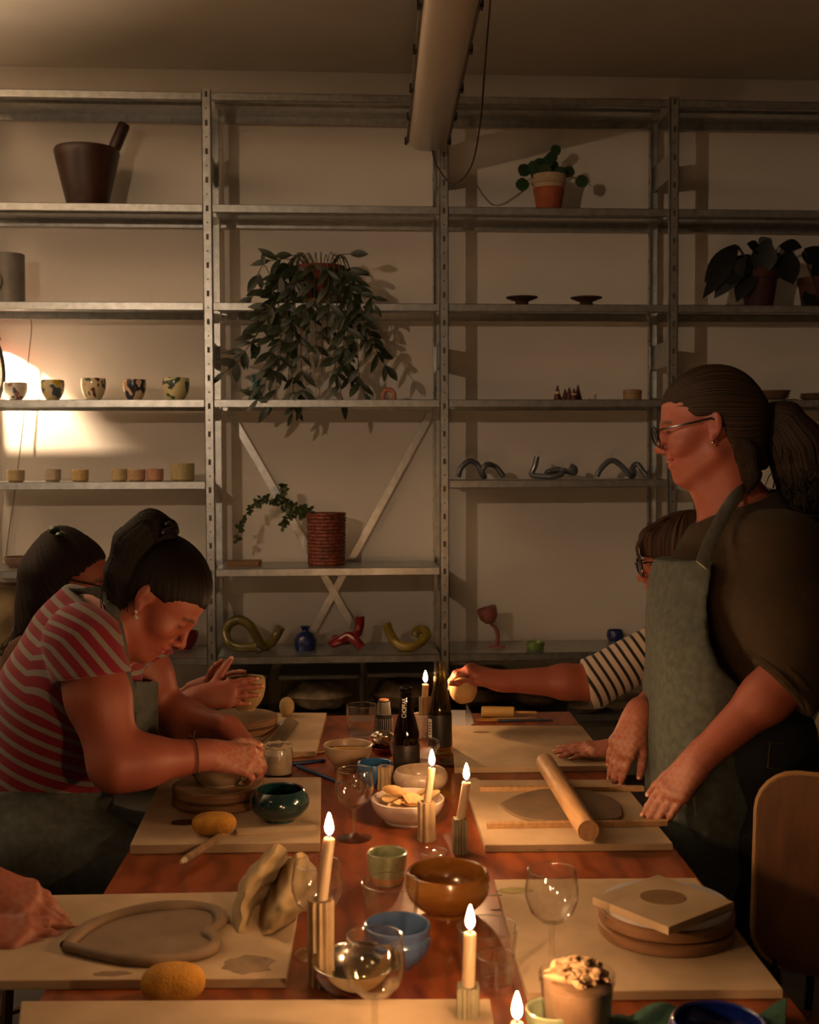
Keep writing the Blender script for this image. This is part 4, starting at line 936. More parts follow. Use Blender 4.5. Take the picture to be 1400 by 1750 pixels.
# pilea
p = shp(938, 1); o = thing('potted_plant', 'round-leaved plant in a small pale-rimmed terracotta pot on the upper shelf', 'plant', p)
Hp = .175
m_pl = mat('two_tone_pot', 'b09a78', .8, var=.1, scale=20)
pot(o, .076, .048, Hp, m_pl, True)
mk('terracotta_disc', MB().lathe([(.0493, .004), (.0495, .006), (.0685, .115), (.064, .132)], 32), mat('terracotta', '9a4f30'), o)
m_pil = mat('round_leaf_green', '24401c', .4, var=.3, scale=30)
me = leafmesh('round_leaf', .058, .060, .05, 6, .03, True)
stems = MB()
for i, (x, y) in enumerate(((951, 258), (912, 286), (896, 291), (924, 281), (938, 276), (945, 284), (893, 315), (957, 295), (972, 294), (995, 310), (930, 292), (943, 270), (916, 296))):
    q = atY(x, y, 5.27-.03*math.sin(i*2.1)-.02)-p; r0 = V((.01*math.cos(i), .01*math.sin(i), Hp*.88))
    stems.tube(curve([r0, r0.lerp(q, .5)+V((0, 0, .03)), q], 5), .0016, 5)
    d = V((q.x, -.06, -.02)).normalized(); n_ = V((.1*math.cos(i*3), -1, .25*math.sin(i*1.7)))
    dd = V((math.cos(i*1.3)*.6, -.05, -.8)); leaf(me, m_pil, o, q-dd.normalized()*.029, dd, n_, .85+.25*((i*37) % 7)/7)
mk('stems', stems, mat('stem_green', '3c4a22', .6), o)
# grey cylinder vase at the left edge
p = shp(16, 2); o = thing('vase', 'plain grey cylinder vase with a round handle at the left end of a shelf', 'vase', p)
m_gv = cer('grey', '76716a', .5, 0.1)
mk('body', MB().lathe(cylprof(.067, .222, .005), 40), m_gv, o)
mk('handle', MB().tube([(-.05+.030*math.cos(t*.2618), -.062-.004, .10+.034*math.sin(t*.2618)) for t in range(25)], .013, 10, cap=False), m_gv, o)
# trailing plant in a terracotta pot
p = shp(547, 2, 5.23); o = thing('trailing_plant', 'trailing plant with pointed leaves hanging from a terracotta pot on a saucer', 'plant', p)
mk('saucer', MB().lathe([(0, 0), (.10, 0), (.122, .022), (.117, .022), (.097, .006), (0, .006)], 32), mat('saucer_clay', 'a07a4a', .7), o)
o2 = bpy.data.objects.new('planter', None); COL.objects.link(o2); o2.parent = o; o2.location = (0, 0, .007)
pot(o2, .112, .085, .165, mat('terracotta_dark', '6e2a1c', .75, var=.15, scale=20), True)
m_lf = mat('dark_leaf', '1f2a17', .45, var=.35, scale=25)
me1 = leafmesh('pointed_leaf', .078, .025, .25, 5, .2); me2 = leafmesh('pointed_leaf_broad', .070, .031, .1, 5, .25)
rr_ = random.Random(11); nl = 0
ends = [(430, 510), (440, 470), (463, 445), (500, 436), (598, 434), (640, 520), (432, 555), (445, 590), (470, 640), (385, 635), (412, 605), (440, 680), (462, 690), (500, 705), (515, 690), (540, 600), (560, 560), (528, 560), (575, 640), (585, 680), (600, 650), (622, 670), (660, 625), (645, 600), (615, 560), (590, 600), (505, 610), (480, 575), (550, 640), (610, 520), (488, 660), (530, 648)]
for i, (ex, ey) in enumerate(ends):
    q = atY(ex, ey, 5.14-.05*rr_.random())-p; a = math.atan2(-.6-.5*rr_.random(), (ex-547)/60)
    r0 = V((.05*math.cos(a), .05*math.sin(a), .155)); r1 = V((.118*math.cos(a), .118*math.sin(a)-.01, .19+.02*rr_.random()))
    if ey < 450: path = curve([r0, r0.lerp(q, .5)+V((0, -.03, .02)), q], 8)
    else:
        mid = V((r1.x*.9+q.x*.35, min(r1.y, -.11)-.03, q.z*.45+.04)); path = curve([r0, r1, mid, V((q.x*.85+r1.x*.1, q.y, q.z+.04)), q], 8)
    sb = MB().tube(path, .0019, 5); pass
    mk('stem', sb, mat('stem_dark', '3a3a20', .6), o)
    k = 0; acc = 0
    for j in range(8, len(path)):
        acc += (path[j]-path[j-1]).length
        if acc > .058 or j == len(path)-1:
            acc = 0; t = (path[j]-path[j-1]).normalized()
            for sgn in ((1, -1) if j < len(path)-1 else (0,)):
                if nl >= 292 or (sgn == -1 and rr_.random() < .30): continue
                sd = V((t.z, -.4*rr_.random(), -t.x)).normalized()*sgn
                d = (t*.75+sd*.75+V((rr_.uniform(-.25, .25), rr_.uniform(-.5, .1), rr_.uniform(-.25, .2)))) if sgn else t+V((0, -.1, -.1))
                leaf(me1 if rr_.random() < .7 else me2, m_lf, o, path[j], d, (rr_.uniform(-.5, .5), -1, rr_.uniform(-.2, .6)), .8+.45*rr_.random()); nl += 1
# two small pedestal dishes
m_pd = mat('brown_stoneware', '3c2a20', .6, var=.2, scale=40)
src = None
for cx, l_ in ((892, 'small brown pedestal dish, the left one of the pair on the middle shelf'), (1002, 'small brown pedestal dish, the right one of the pair on the middle shelf')):
    o = thing('pedestal_dish', l_, 'dish', shp(cx, 2, 5.185), 0, 'brown pedestal dishes')
    q = mk('dish', MB().lathe([(0, 0), (.034, 0), (.036, .006), (.026, .018), (.03, .022), (.068, .037), (.069, .041), (.066, .041), (.03, .029), (0, .028)], 32), m_pd, o) if src is None else inst(src, o)
    src = src or q
# dark plants on the right
m_bl = mat('deep_green_leaf', '0d130e', .55, var=.3, scale=12)
m_dkpot = mat('brown_pot', '3a160e', .75, var=.15)
def big_plant(cx, Y, R, H, leaves, label):
    p = shp(cx, 2, Y); o = thing('potted_plant', label, 'plant', p); pot(o, R, R*.7, H, m_dkpot); st = MB()
    for i, (x0, y0, x1, y1, wd) in enumerate(leaves):
        a = atY(x0, y0, Y-.03-.02*(i % 3))-p; b2 = atY(x1, y1, Y-.08-.03*(i % 2))-p; L = (b2-a).length
        me = leafmesh('broad_leaf', L, wd*Y/F, .12, 7, .18); leaf(me, m_bl, o, a, b2-a, (0.2*math.sin(i*2), -1, .45))
        mk('stem', MB().tube(curve([(0, 0, H*.85), (a.x*.4, a.y*.5, H+.02), a], 5), .003, 6), mat('stem_dark', '3a3a20'), o)
big_plant(1297, 5.27, .085, .175, [(1258, 418, 1207, 478, 34), (1262, 420, 1206, 505, 30), (1275, 440, 1222, 505, 36), (1290, 440, 1262, 510, 38), (1300, 425, 1318, 408, 30), (1300, 470, 1312, 409, 44), (1325, 432, 1352, 480, 40), (1332, 420, 1370, 420, 30), (1345, 425, 1358, 485, 34), (1280, 435, 1245, 480, 40), (1310, 440, 1290, 495, 38), (1300, 430, 1280, 415, 26)], 'dark broad-leaved plant in a brown pot on the right shelf')
big_plant(1392, 5.25, .075, .14, [(1372, 430, 1400, 452, 30), (1375, 425, 1415, 440, 34), (1390, 430, 1425, 480, 34), (1380, 495, 1388, 528, 26), (1395, 440, 1400, 490, 26)], 'dark plant in a brown pot at the right frame edge, partly cut off')
# --- desk lamp at the left edge
p = shp(-8, 3, 5.36); o = thing('desk_lamp', 'red desk lamp with black bent arm shining on the wall at the left edge', 'lamp', p)
m_red = mat('lamp_red', '7d1710', .35, coat=.4)
mk('base', MB().lathe([(0, 0), (.06, 0), (.06, .012), (.02, .022), (0, .022)], 32), m_red, o)
mk('arm', MB().tube(curve([(0.02, -.02, .02), (.043, -.02, .10), (.036, -.02, .20), (.005, -.02, .28), (-.05, 0, .335)], 8), .009, 10), m_blk, o)
sd = V((-.04, .10, -1)).normalized(); M = Matrix.Translation((-.035, .01, .335)) @ (-sd).to_track_quat('Z', 'Y').to_matrix().to_4x4()
mk('shade', MB().lathe([(.02, .04), (.035, .035), (.062, -.06), (.060, -.06), (.033, .032), (0, .038)], 32, M=M), m_red, o)
mk('bulb', MB().ellipsoid(M @ V((0, 0, .020)), (.013, .013, .015), 14, 10), mat('bulb_glass', 'fff0d8', .3), o)
bm = MC['bulb_glass'].node_tree.nodes['Principled BSDF']; bm.inputs['Emission Color'].default_value = (1, .72, .45, 1); bm.inputs['Emission Strength'].default_value = 30
pl_ = point_light('desk_lamp_light', (0, 0, 0), (1, .70, .44), LAMP_W, .012); pl_.location = p+(M @ V((0, 0, -.004)))
mk('power_cord', MB().tube(curve([atY(51, 541, 5.46)-p, atY(54, 560, 5.47)-p, atY(48, 620, 5.47)-p, atY(40, 720, 5.47)-p, atY(28, 820, 5.47)-p, atY(14, 920, 5.47)-p, atY(8, 975, 5.47)-p], 6), .0022, 6), mat('white_cord', '6d5c49', .6), o)
# --- patterned cups
def blotch(name, base, cols, scale=9, seed=0):
    m = mat('cup_glaze_'+name, base, .3, coat=.4); nt = m.node_tree; N = nt.nodes; L = nt.links; b = N['Principled BSDF']; prev = b.inputs['Base Color'].links[0].from_socket
    tc = [n for n in N if n.type == 'TEX_COORD'][0]
    for i, (c, lo) in enumerate(cols):
        mp = N.new('ShaderNodeMapping'); mp.inputs['Location'].default_value = (seed+i*3.7, i*1.9+seed, i); L.new(tc.outputs['Object'], mp.inputs[0])
        nz = N.new('ShaderNodeTexNoise'); nz.inputs['Scale'].default_value = scale*3.2; nz.inputs['Detail'].default_value = .6; L.new(mp.outputs[0], nz.inputs[0])
        rp = N.new('ShaderNodeValToRGB'); rp.color_ramp.elements[0].position = lo; rp.color_ramp.elements[1].position = lo+.012; L.new(nz.outputs[0], rp.inputs[0])
        mx = N.new('ShaderNodeMix'); mx.data_type = 'RGBA'; L.new(rp.outputs[0], mx.inputs[0]); L.new(prev, mx.inputs[6]); mx.inputs[7].default_value = (*lin(c), 1); prev = mx.outputs[2]
    L.new(prev, b.inputs['Base Color']); return m
cupP = lambda R, H: bowlprof(R, R*.55, H, .004, R*.08, .006, 8)
for i, (cx, w_, h_, base, cols, l_) in enumerate(((27, 38, 29, 'b9b2a2', (('8a5a58', .63), ('3c4a55', .66)), 'patterned cup with thin pink and grey strokes, next to the desk lamp'), (90, 38, 33, 'c0b48e', (('b79a18', .55), ('3e4c58', .60)), 'patterned cup with yellow and blue-grey blotches'), (160, 40, 36, 'cdbf9c', (('5a2420', .60), ('3d4a44', .62)), 'patterned cup with dark red strokes on cream'), (230, 38, 34, 'c7a98c', (('0e1226', .53),), 'patterned cup with big navy spots on pinkish clay'), (301, 44, 37, 'c2b688', (('2f4a2c', .59), ('33424e', .61)), 'patterned cup with green and slate blotches, the widest of the row'))):
    p = shp(cx, 3, 5.24); o = thing('patterned_cup', l_, 'cup', p, i*1.3, 'patterned cups on the left shelf'); R = w_/2*5.24/F
    mk('body', MB().lathe(cupP(R, h_*5.24/F+.004), 36), blotch(str(i), base, cols, 9, i*5.1), o)
# teal hourglass vase, pink arch, cones, stacked boxes, bowls
p = shp(438, 3, 5.24); o = thing('hourglass_vase', 'small teal hourglass vase on the shelf below the trailing plant', 'vase', p)
mk('body', MB().lathe([(0, 0), (.037, 0), (.034, .012), (.016, .06), (.014, .068), (.027, .105), (.028, .112), (.025, .112), (.010, .075), (0, .07)], 28), cer('teal', '1f5a58', .3), o)
p = shp(664, 3, 5.22); o = thing('clay_arch', 'small pink clay arch standing on the shelf below the trailing plant', 'ornament', p)
mk('arch', MB().tube([(-.024, 0, .0)]+[(-.024*math.cos(t*math.pi/12), 0, .025+.024*math.sin(t*math.pi/12)) for t in range(13)]+[(.024, 0, .0)], .0105, 12), cer('pink', 'b4705c', .5, .1), o)
for i, (cx, h_, Y, l_) in enumerate(((953, 26, 5.20, 'brown clay cone with a pale band, leftmost of the cluster'), (966, 21, 5.27, 'brown clay cone, second from the left in the cluster'), (973, 23, 5.21, 'brown clay cone in the middle of the cluster'), (981, 21, 5.20, 'brown clay cone with a pale band, second from the right in the cluster'), (988, 28, 5.25, 'tallest brown clay cone, rightmost of the cluster'))):
    p = shp(cx, 3, Y); o = thing('clay_cone', l_, 'ornament', p, 0, 'brown clay cones'); h_ = h_*Y/F
    mk('cone', MB().lathe([(0, 0), (.018, 0), (.017, .01), (.006, h_*.8), (.003, h_), (0, h_)], 18, wob=lambda a, z: 1+.1*math.sin(3*a+z*90)), mat('brown_clay', '4e2216', .6), o)
    if i in (0, 3): mk('pale_band', MB().lathe([(.0145, h_*.45), (.0115, h_*.6)], 18), mat('pale_slip', 'b5a58e', .6), o)
p = shp(1081, 3, 5.22); o = thing('lidded_box', 'small round lidded clay box near the right upright', 'box', p); m_bx = cer('buff', '8a6d4c', .6, .1)
mk('body', MB().lathe(cylprof(.040, .030, .004), 30), m_bx, o); mk('lid', MB().lathe([(0, .031), (.041, .031), (.0415, .034), (.041, .046), (.035, .049), (0, .049)], 30), m_bx, o)
def stack(cx, k, Y, w_, n, label, c, dz=.012):
    for i in range(n):
        p = shp(cx, k, Y)+V((.004*((i*7) % 3-1), 0, i*dz)); o = thing('shallow_bowl', label[i], 'bowl', p, 0, 'stacked shallow bowls on the right shelf'); R = w_/2*Y/F
        mk('body', MB().lathe([(0, 0), (R*.6, 0), (R*.97, .018), (R, .022), (R*.96, .022), (R*.6, .006), (0, .006)], 32), c, o)
m_rb = cer('ruddy', '6a5140', .6, .1)
stack(1320, 3, 5.24, 60, 3, ['shallow brown bowl behind the standing head, bottom of its stack', 'shallow brown bowl behind the standing head, middle of its stack', 'shallow brown bowl behind the standing head, top of its stack'], m_rb)
stack(1396, 3, 5.24, 56, 2, ['shallow brown bowl at the right frame edge, lower of two', 'shallow brown bowl at the right frame edge, upper of two'], m_rb)
# --- plain cups on shelf 4
for i, (cx, w_, h_, c, l_) in enumerate(((27, 30, 20, 'a8966e', 'plain buff cup nearest the left frame edge'), (90, 28, 21, 'a39684', 'plain greyish cup, second from the left of the low row'), (137, 29, 20, 'b39a68', 'plain yellowish cup, third from the left of the low row'), (204, 27, 21, 'ad9a72', 'plain pale yellow cup, fourth from the left of the low row'), (234, 29, 20, 'a8896a', 'plain cup of tan clay in the middle of the touching three'), (265, 29, 21, 'a87a64', 'plain pinkish cup, right of the touching three'), (312, 41, 30, '9c9064', 'plain olive-buff cup, the big one at the row end'))):
    Y = 5.16 if i != 1 else 5.2; p = shp(cx, 4, Y); o = thing('plain_cup', l_, 'cup', p, i, 'plain cups on the lower left shelf'); R = w_/2*Y/F
    mk('body', MB().lathe(cylprof(R, h_*Y/F, .004, R*.97, .008), 32), cer('plain%d' % i, c, .4, .25, scale=60), o)
# --- tube knots
def knot(name, label, pts, k, r, c, Y=5.26, dy=()):
    p = shp(pts[0][0], k, Y); Q = []
    for i, (x, y) in enumerate(pts):
        q = atY(x, y, Y+(dy[i] if i < len(dy) else 0)); q.z = max(q.z, SZ[k]+r); Q.append(q-p)
    o = thing(name, label, 'sculpture', p, 0, 'glazed clay tube sculptures'); mk('tube', MB().tube(curve(Q, 8), r, 14), c, o); return o
m_kb = cer('slate', '4d5257', .3, .5)
knot('tube_sculpture', 'grey-blue tube sculpture of two crossing arches on the right of the middle bays', [(783, 818), (788, 800), (802, 788), (816, 794), (823, 808), (828, 818), (824, 806), (832, 794), (846, 797), (856, 808), (861, 818)], 4, .0125, m_kb, 5.24, (0, 0, 0, .01, .0, -.02, -.04, -.04, 0, 0, 0))
knot('tube_sculpture', 'grey-blue tube sculpture with one end standing upright', [(918, 780), (914, 797), (909, 811), (925, 814), (948, 814), (962, 808), (956, 802), (938, 806), (935, 812), (955, 803), (970, 806), (982, 808), (982, 800), (974, 796)], 4, .0125, m_kb, 5.25, (0, 0, 0, -.02, -.04, -.02, .03, .04, .05, .06, .05, .02, 0, 0))
knot('tube_sculpture', 'grey-blue tube sculpture like a wide arch with a bent leg, next to the glasses', [(1020, 818), (1028, 800), (1045, 787), (1062, 796), (1076, 812), (1083, 812), (1082, 798), (1090, 794), (1098, 804), (1106, 818)], 4, .0125, m_kb, 5.24, (0, 0, 0, 0, 0, .02, .05, .05, .03, .02))
z7 = lambda L: [(340+x/3.043, 680+y/3.043) for x, y in L]
knot('tube_sculpture', 'olive-yellow tube sculpture with an open loop at the left end of the bottom shelf', z7([(300, 1295), (220, 1300), (160, 1275), (140, 1220), (165, 1170), (215, 1155), (265, 1185), (300, 1240), (330, 1285), (375, 1275), (405, 1230), (425, 1190)]), 6, .021, cer('olive', '6d6228', .3, .5), 5.24, (-.05, -.05, -.03, 0, 0, 0, 0, .02, .04, .06, .08, .08))
knot('tube_sculpture', 'glossy red tube sculpture with an upright stub on the bottom shelf', z7([(838, 1135), (836, 1180), (822, 1225), (790, 1252), (745, 1262), (705, 1255), (700, 1275), (735, 1262), (780, 1240), (815, 1265), (848, 1300)]), 6, .0215, cer('red', '7a0f16', .2, .7), 5.24, (0, 0, 0, .03, .04, .02, -.03, -.06, -.07, -.09, -.1))
knot('tube_sculpture', 'mustard tube sculpture curling up at both ends on the bottom shelf', z7([(975, 1172), (990, 1215), (1015, 1260), (1050, 1290), (1105, 1295), (1150, 1275), (1185, 1235), (1170, 1205), (1135, 1210), (1122, 1240)]), 6, .0205, cer('mustard', '8a7522', .25, .6), 5.22, (0, 0, 0, -.02, -.03, 0, .03, .07, .1, .1))
p = at(522, 1112, SZ[6])+V((0, .03, 0)); p.z = SZ[6]; o = thing('ruffled_vase', 'small cobalt blue vase with pinched neck on the bottom shelf', 'vase', p)
mk('body', MB().lathe([(0, 0), (.045, 0), (.05, .02), (.049, .045), (.036, .07), (.016, .082), (.014, .088), (.022, .104), (.018, .104), (.008, .088), (0, .085)], 32, wob=lambda a, z: 1+(.12*math.sin(6*a) if z > .09 else .02*math.sin(5*a))), cer('cobalt', '10245e', .3, .5), o)
p = at(308, 1112, SZ[6]); p.z = SZ[6]; p.y += .06; o = thing('red_bowl', 'dark red bowl on the bottom shelf, behind the bowed face', 'bowl', p)
mk('body', MB().lathe(bowlprof(.075, .045, .075, .005), 32), cer('red', '7a0f16'), o)
p = at(1056, 1098, SZ[6]); p.z = SZ[6]; p.y += .05; o = thing('blue_pot', 'small blue pot on the bottom shelf, peeping over the striped sleeve', 'pot', p); mk('body', MB().lathe(bowlprof(.035, .03, .05, .004, .006), 28), cer('cobalt', '10245e'), o)
p = at(849, 1106, SZ[6]); p.z = SZ[6]; o = thing('goblet', 'pink clay goblet with crooked stem and tilted bowl on the bottom shelf', 'goblet', p); m_gb = cer('rose', '96584e', .45, .2)
mk('foot', MB().lathe([(0, 0), (.040, 0), (.038, .005), (.012, .013), (.008, .02), (0, .02)], 28), m_gb, o)
tp = atY(839, 1066, p.y)-p; mk('stem', MB().tube(curve([(0, 0, .012), (.006, 0, .05), (-.004, 0, .085), tp], 6), [.009]*13+[.008]*6, 10), m_gb, o)
mk('bowl', MB().lathe([(0, 0), (.02, .004), (.040, .028), (.045, .058), (.044, .075), (.040, .075), (.036, .03), (0, .01)], 28, M=Matrix.Translation(tp) @ Matrix.Rotation(-.28, 4, 'Y')), m_gb, o)
c, R, H = vs(915, 1112, 1097, 33, .9, SZ[6]); o = thing('small_dish', 'low pale green dish on the bottom shelf, right of the goblet', 'dish', c); mk('body', MB().lathe(cylprof(R, max(H, .03), .004, R*.9), 28), cer('pale_green', '6e8a4a', .35), o)
# --- shelf 5: woven pot with plant, tray, bowl
c, R, H = vs(558, 968, 876, 66, 1., SZ[5]); o = thing('woven_pot', 'tall rust-brown coiled pot with a leaning leafy sprig', 'pot', c)
prof = [(0, 0)]
for i in range(15):
    z = H*i/15; prof += [(R*.93+R*.05*i/15, z+.001), (R*.98+R*.05*i/15, z+H/30)]
prof += [(R*1.0, H), (R*.9, H-.002), (R*.86, H*.7), (0, H*.7)]
mk('coiled_wall', MB().lathe(prof, 44, wob=lambda a, z: 1+.018*math.sin(a*17+z*400)+.012*math.sin(a*29-z*230)), mat('coiled_clay', '6e3320', .55, var=.6, scale=70, bump=.9, bscale=110), o)
st = MB(); lv = MB()
for path in ([(545, 880), (500, 862), (478, 850), (486, 838), (484, 830)], [(535, 882), (490, 868), (455, 850), (430, 868), (412, 895), (405, 922)], [(540, 880), (505, 880), (490, 888), (482, 900)], [(530, 878), (480, 858), (450, 855), (440, 862)], [(545, 880), (520, 866), (512, 872)]):
    P = curve([atY(x, y, c.y-.01*i)-c for i, (x, y) in enumerate(path)], 7); st.tube(P, .0016, 5)
    for i in range(3, len(P)):
        for s in range(2):
            d = V((rr_.uniform(-1, 1), rr_.uniform(-.6, .4), rr_.uniform(-1, .6))).normalized(); q = P[i]; L = .022+.008*rr_.random(); u_ = d.cross(V((0, 1, .3))).normalized()*L*.36
            lv.add([q, q+d*L*.5+u_, q+d*L, q+d*L*.5-u_], [(0, 1, 2, 3)])
mk('sprig_stems', st, mat('stem_dark', '3a3a20'), o); q = mk('small_leaves', lv, mat('small_leaf', '33401c', .5, var=.3), o); q['kind'] = 'stuff'
a_ = at(388, 969, SZ[5]); b_ = at(443, 969, SZ[5]); o = thing('wooden_tray', 'small flat wooden tray beside the coiled pot', 'tray', ((a_.x+b_.x)/2, a_.y+.06, SZ[5])); w2 = (b_-a_).length/2
mk('slab', MB().rbox((-w2, -.055, 0), (w2, .055, .009), .01), mat('tray_wood', '7a5c38', .6, scale=20, stretch=(1, 8, 1)), o); mk('rim', MB().rbox((-w2-.004, -.059, .009), (w2+.004, .059, .022), .012), mat('tray_wood', '7a5c38'), o)
p = shp(38, 5, 5.28); o = thing('shallow_bowl', 'grey-brown shallow bowl behind the long hair, on the lower left shelf', 'bowl', p); mk('body', MB().lathe(bowlprof(.075, .055, .045, .005), 32), m_rb, o)
# --- plastic wrapped bundle and boxes low on the rack
p = V((shp(2, 6, 5.27).x, 5.27, SZ[6])); o = thing('wrapped_bundle', 'large pale bundle wrapped in plastic at the left end of the bottom shelf', 'bundle', p)
mk('wrap', MB().ellipsoid((0, 0, .155), (.15, .14, .16), 28, 20, noise=lambda d: 1+.07*math.sin(7*d.x+4*d.z)+.05*math.sin(11*d.y-6*d.z)), mat('cloudy_plastic', 'a08c6c', .35, var=.2, scale=12, bump=.4, bscale=30, coat=.3), o)
m_box = glassmat('clear_plastic', (.86, .82, .76), 1.45, .15)
for i, (cx, w_, h_, bay, cc, l_) in enumerate(((418, .22, .17, 1, '8a6a54', 'clear storage box with brown contents behind the clay egg'), (548, .34, .165, 1, 'b0a494', 'clear storage box with pale contents behind the water tumbler'), (688, .30, .17, 1, '9a8a7a', 'clear storage box behind the farthest candle'), (812, .26, .15, 2, '6a5a4e', 'clear storage box with dark contents behind the held clay ball'), (1075, .34, .24, 2, 'a09a90', 'grey storage box behind the striped sleeve'), (915, .24, .13, 2, '6a5844', 'clear storage box behind the reaching forearm'))):
    p = shp(cx, 7, 5.28); o = thing('storage_box', l_, 'box', p, 0, 'storage boxes low on the rack')
    mk('shell', MB().rbox((-w_/2, -.15, 0), (w_/2, .14, h_), .02), m_box, o)
    mk('contents', MB().ellipsoid((0, 0, h_*.42), (w_*.42, .12, h_*.38), 18, 12, noise=lambda d: 1+.08*math.sin(9*d.x+5*d.y)+.06*math.sin(8*d.z+i)), mat('box_content%d' % i, cc, .8, var=.3, scale=20), o)
    mk('lid', MB().rbox((-w_/2-.008, -.158, h_), (w_/2+.008, .148, h_+.014), .022), mat('box_lid', '57534c', .4, var=.1), o)
for cx, w_, l_ in ((1004, 64, 'wide shallow plate low on the rack, left of two behind the forearm'), (1062, 60, 'wide shallow plate low on the rack, right of two behind the forearm')):
    p = shp(cx, 7, 5.15); o = thing('shallow_plate', l_, 'plate', p+V((0, -.0, 0)), 0, 'plates low on the rack'); R = w_/2*5.15/F; mk('body', MB().lathe([(0, 0), (R*.5, 0), (R*.96, .022), (R, .026), (R*.95, .026), (R*.5, .006), (0, .006)], 32), cer('plate', '8a7a68', .5, .2), o)
# ------------------------------------------------------------------ on the table
m_flame = flame_mat()
m_wax = mat('candle_wax', 'b5a080', .5, var=.04, sss=.6)
m_fl = [mat('fluted_clay_buff', '9c8463', .75, var=.15, scale=50, bump=.1), mat('fluted_clay_grey', '837b62', .75, var=.15, scale=50, bump=.1)]
def holder(base, R, H, label, kind, flutes=9, sq=0., rz=0.):
    o = thing('candle_holder', label, 'candle holder', base, rz, 'fluted clay candle holders')
    w = (lambda a, z: 1+.11*math.cos(flutes*a)+.02*math.sin(3*a+z*30)) if not sq else (lambda a, z: 1/max(abs(math.cos(a)), abs(math.sin(a)))**.75*(.86+.07*math.cos(16*a)))
    mk('body', MB().lathe([(0, 0), (R*1.04, 0), (R*1.03, .006), (R*.96, H*.3), (R*.97, H*.97), (R*.92, H), (R*.5, H), (R*.46, H-.012), (0, H-.012)], 72, wob=w), m_fl[kind], o, ang=60); return o
def candle(base, r, L, lean, label, fl=.033, lit=True):
    o = thing('candle', label, 'candle', base, 0, 'lit candles along the table'); t = V((lean[0], lean[1], 1)).normalized()
    mk('wax', MB().tube([t*0, t*L*.5, t*L*.97, t*L], [r*1.04, r, r, r*.86], 20), m_wax, o)
    top = t*L; mk('wick', MB().tube([top-t*.002, top+V((0, 0, .006)), top+V((.001, 0, .009))], .0008, 5), m_blk, o)
    f = mk('flame', MB().lathe([(0, 0), (.0028, .002), (.0056, .008), (.0062, .013), (.0050, .020), (.0026, .028), (.0008, .033), (0, .034)], 12, M=Matrix.Diagonal((.95, .95, fl/.034, 1))), m_flame, o); f.location = top+V((0, 0, .003))
    return o
def tabpt(px, py, z=None): return at(px, py, TZ if z is None else z)
def topz(x, y, py):                                                # height over plan point where it shows at row py
    lo, hi = TZ, TZ+.6
    for _ in range(40):
        m = (lo+hi)/2
        if proj((x, y, m))[1] > py: lo = m
        else: hi = m
    return lo
def put_candle(bx, by, hx, htop, hw, cx0, ctop, cw, kind, lab, sq=0., flutes=9, fl=.033, gap=.012):
    p = tabpt(bx, by); d = depth(p); R = hw/2*d/F; p = p+V((p.x, p.y, 0)).normalized()*R; d = depth(p)
    zt = topz(p.x, p.y, htop); holder(p, R, zt-TZ, 'fluted clay holder of '+lab, kind, flutes, sq, bx*.1)
    b0 = V((p.x, p.y, zt-gap)); zc = topz(p.x, p.y, ctop); L = zc-b0.z
    top = W(cx0, ctop, d); candle(b0, cw/2*d/F, L, ((top.x-b0.x)/L, 0), lab[0].upper()*0+lab, fl)
put_candle(726, 1262, 726, 1191, 19, 727, 1169, 11, 0, 'the farthest lit candle, behind the green bottle', fl=.033)
put_candle(729, 1440, 730, 1370, 29, 738, 1312, 13, 0, 'the lit candle in front of the bowl of chips', flutes=8)
put_candle(786, 1462, 787, 1398, 27, 797, 1336, 15, 1, 'the lit leaning candle right of the bowl of chips', sq=1)
put_candle(549, 1690, 552, 1537, 43, 563, 1432, 20, 0, 'the tall lit candle beside the crumpled cloth', flutes=12)
put_candle(800, 1772, 803, 1684, 44, 803, 1594, 22, 1, 'the lit candle in front of the water tumbler', sq=1)
put_candle(882, 1890, 882, 1800, 44, 883, 1748, 22, 1, 'the nearest lit candle, only its flame in view', sq=1)
p = tabpt(659, 1352); R = .0155; holder(p+V((0, R, 0)), R*1.1, topz(p.x, p.y+R, 1309)-TZ, 'fluted clay holder without a candle, before the small blue bowl', 0, 9)
# --- glasses
m_gl = glassmat('clear_glass', (.985, .985, .98), 1.6, .05, edge=.3); m_rim = glassmat('glass_rim', (.9, .9, .88), 2.6, .12); m_stem = glassmat('stem_glass', (.93, .93, .90), 2.1, .06, edge=.3); m_wat = glassmat('water', (.93, .92, .86), 1.33)
def wineglass(pl, label, fill=0., s=1., h=None):
    o = thing('wine_glass', label, 'glass', pl, 0, 'wine glasses'); H = (h or .136)*s; f = lambda r, z: (r*s, z*H/.136)
    mk('foot_and_stem', MB().lathe([f(*q) for q in ((0, 0), (.033, 0), (.034, .0015), (.025, .004), (.010, .008), (.0045, .014), (.0038, .04), (.0042, .056), (.008, .062), (0, .0625))], 36), m_stem, o)
    bp = [(.006, .0605), (.018, .065), (.031, .078), (.0375, .097), (.0375, .110), (.034, .1345), (.0335, .1362), (.0328, .1345), (.0363, .110), (.0363, .097), (.030, .0795), (.0175, .067), (0, .0645)]
    mk('bowl', MB().lathe([(0, .0605)]+bp if 0 else [f(*q) for q in [(0, .0600)]+bp], 44), m_gl, o)
    mk('rim', MB().tube([(.0334*s*math.cos(t*.19635), .0334*s*math.sin(t*.19635), H) for t in range(33)], .0009, 6, cap=False), m_rim, o)
    if fill: mk('drink', MB().lathe([f(*q) for q in [(0, .0652), (.0172, .068), (.0295, .080), (.0350, .092), (.0357, fill), (0, fill)]], 36), mat('x', 'ffffff') if 0 else glassmat('pale_wine', (.95, .90, .76), 1.34), o)
    return o
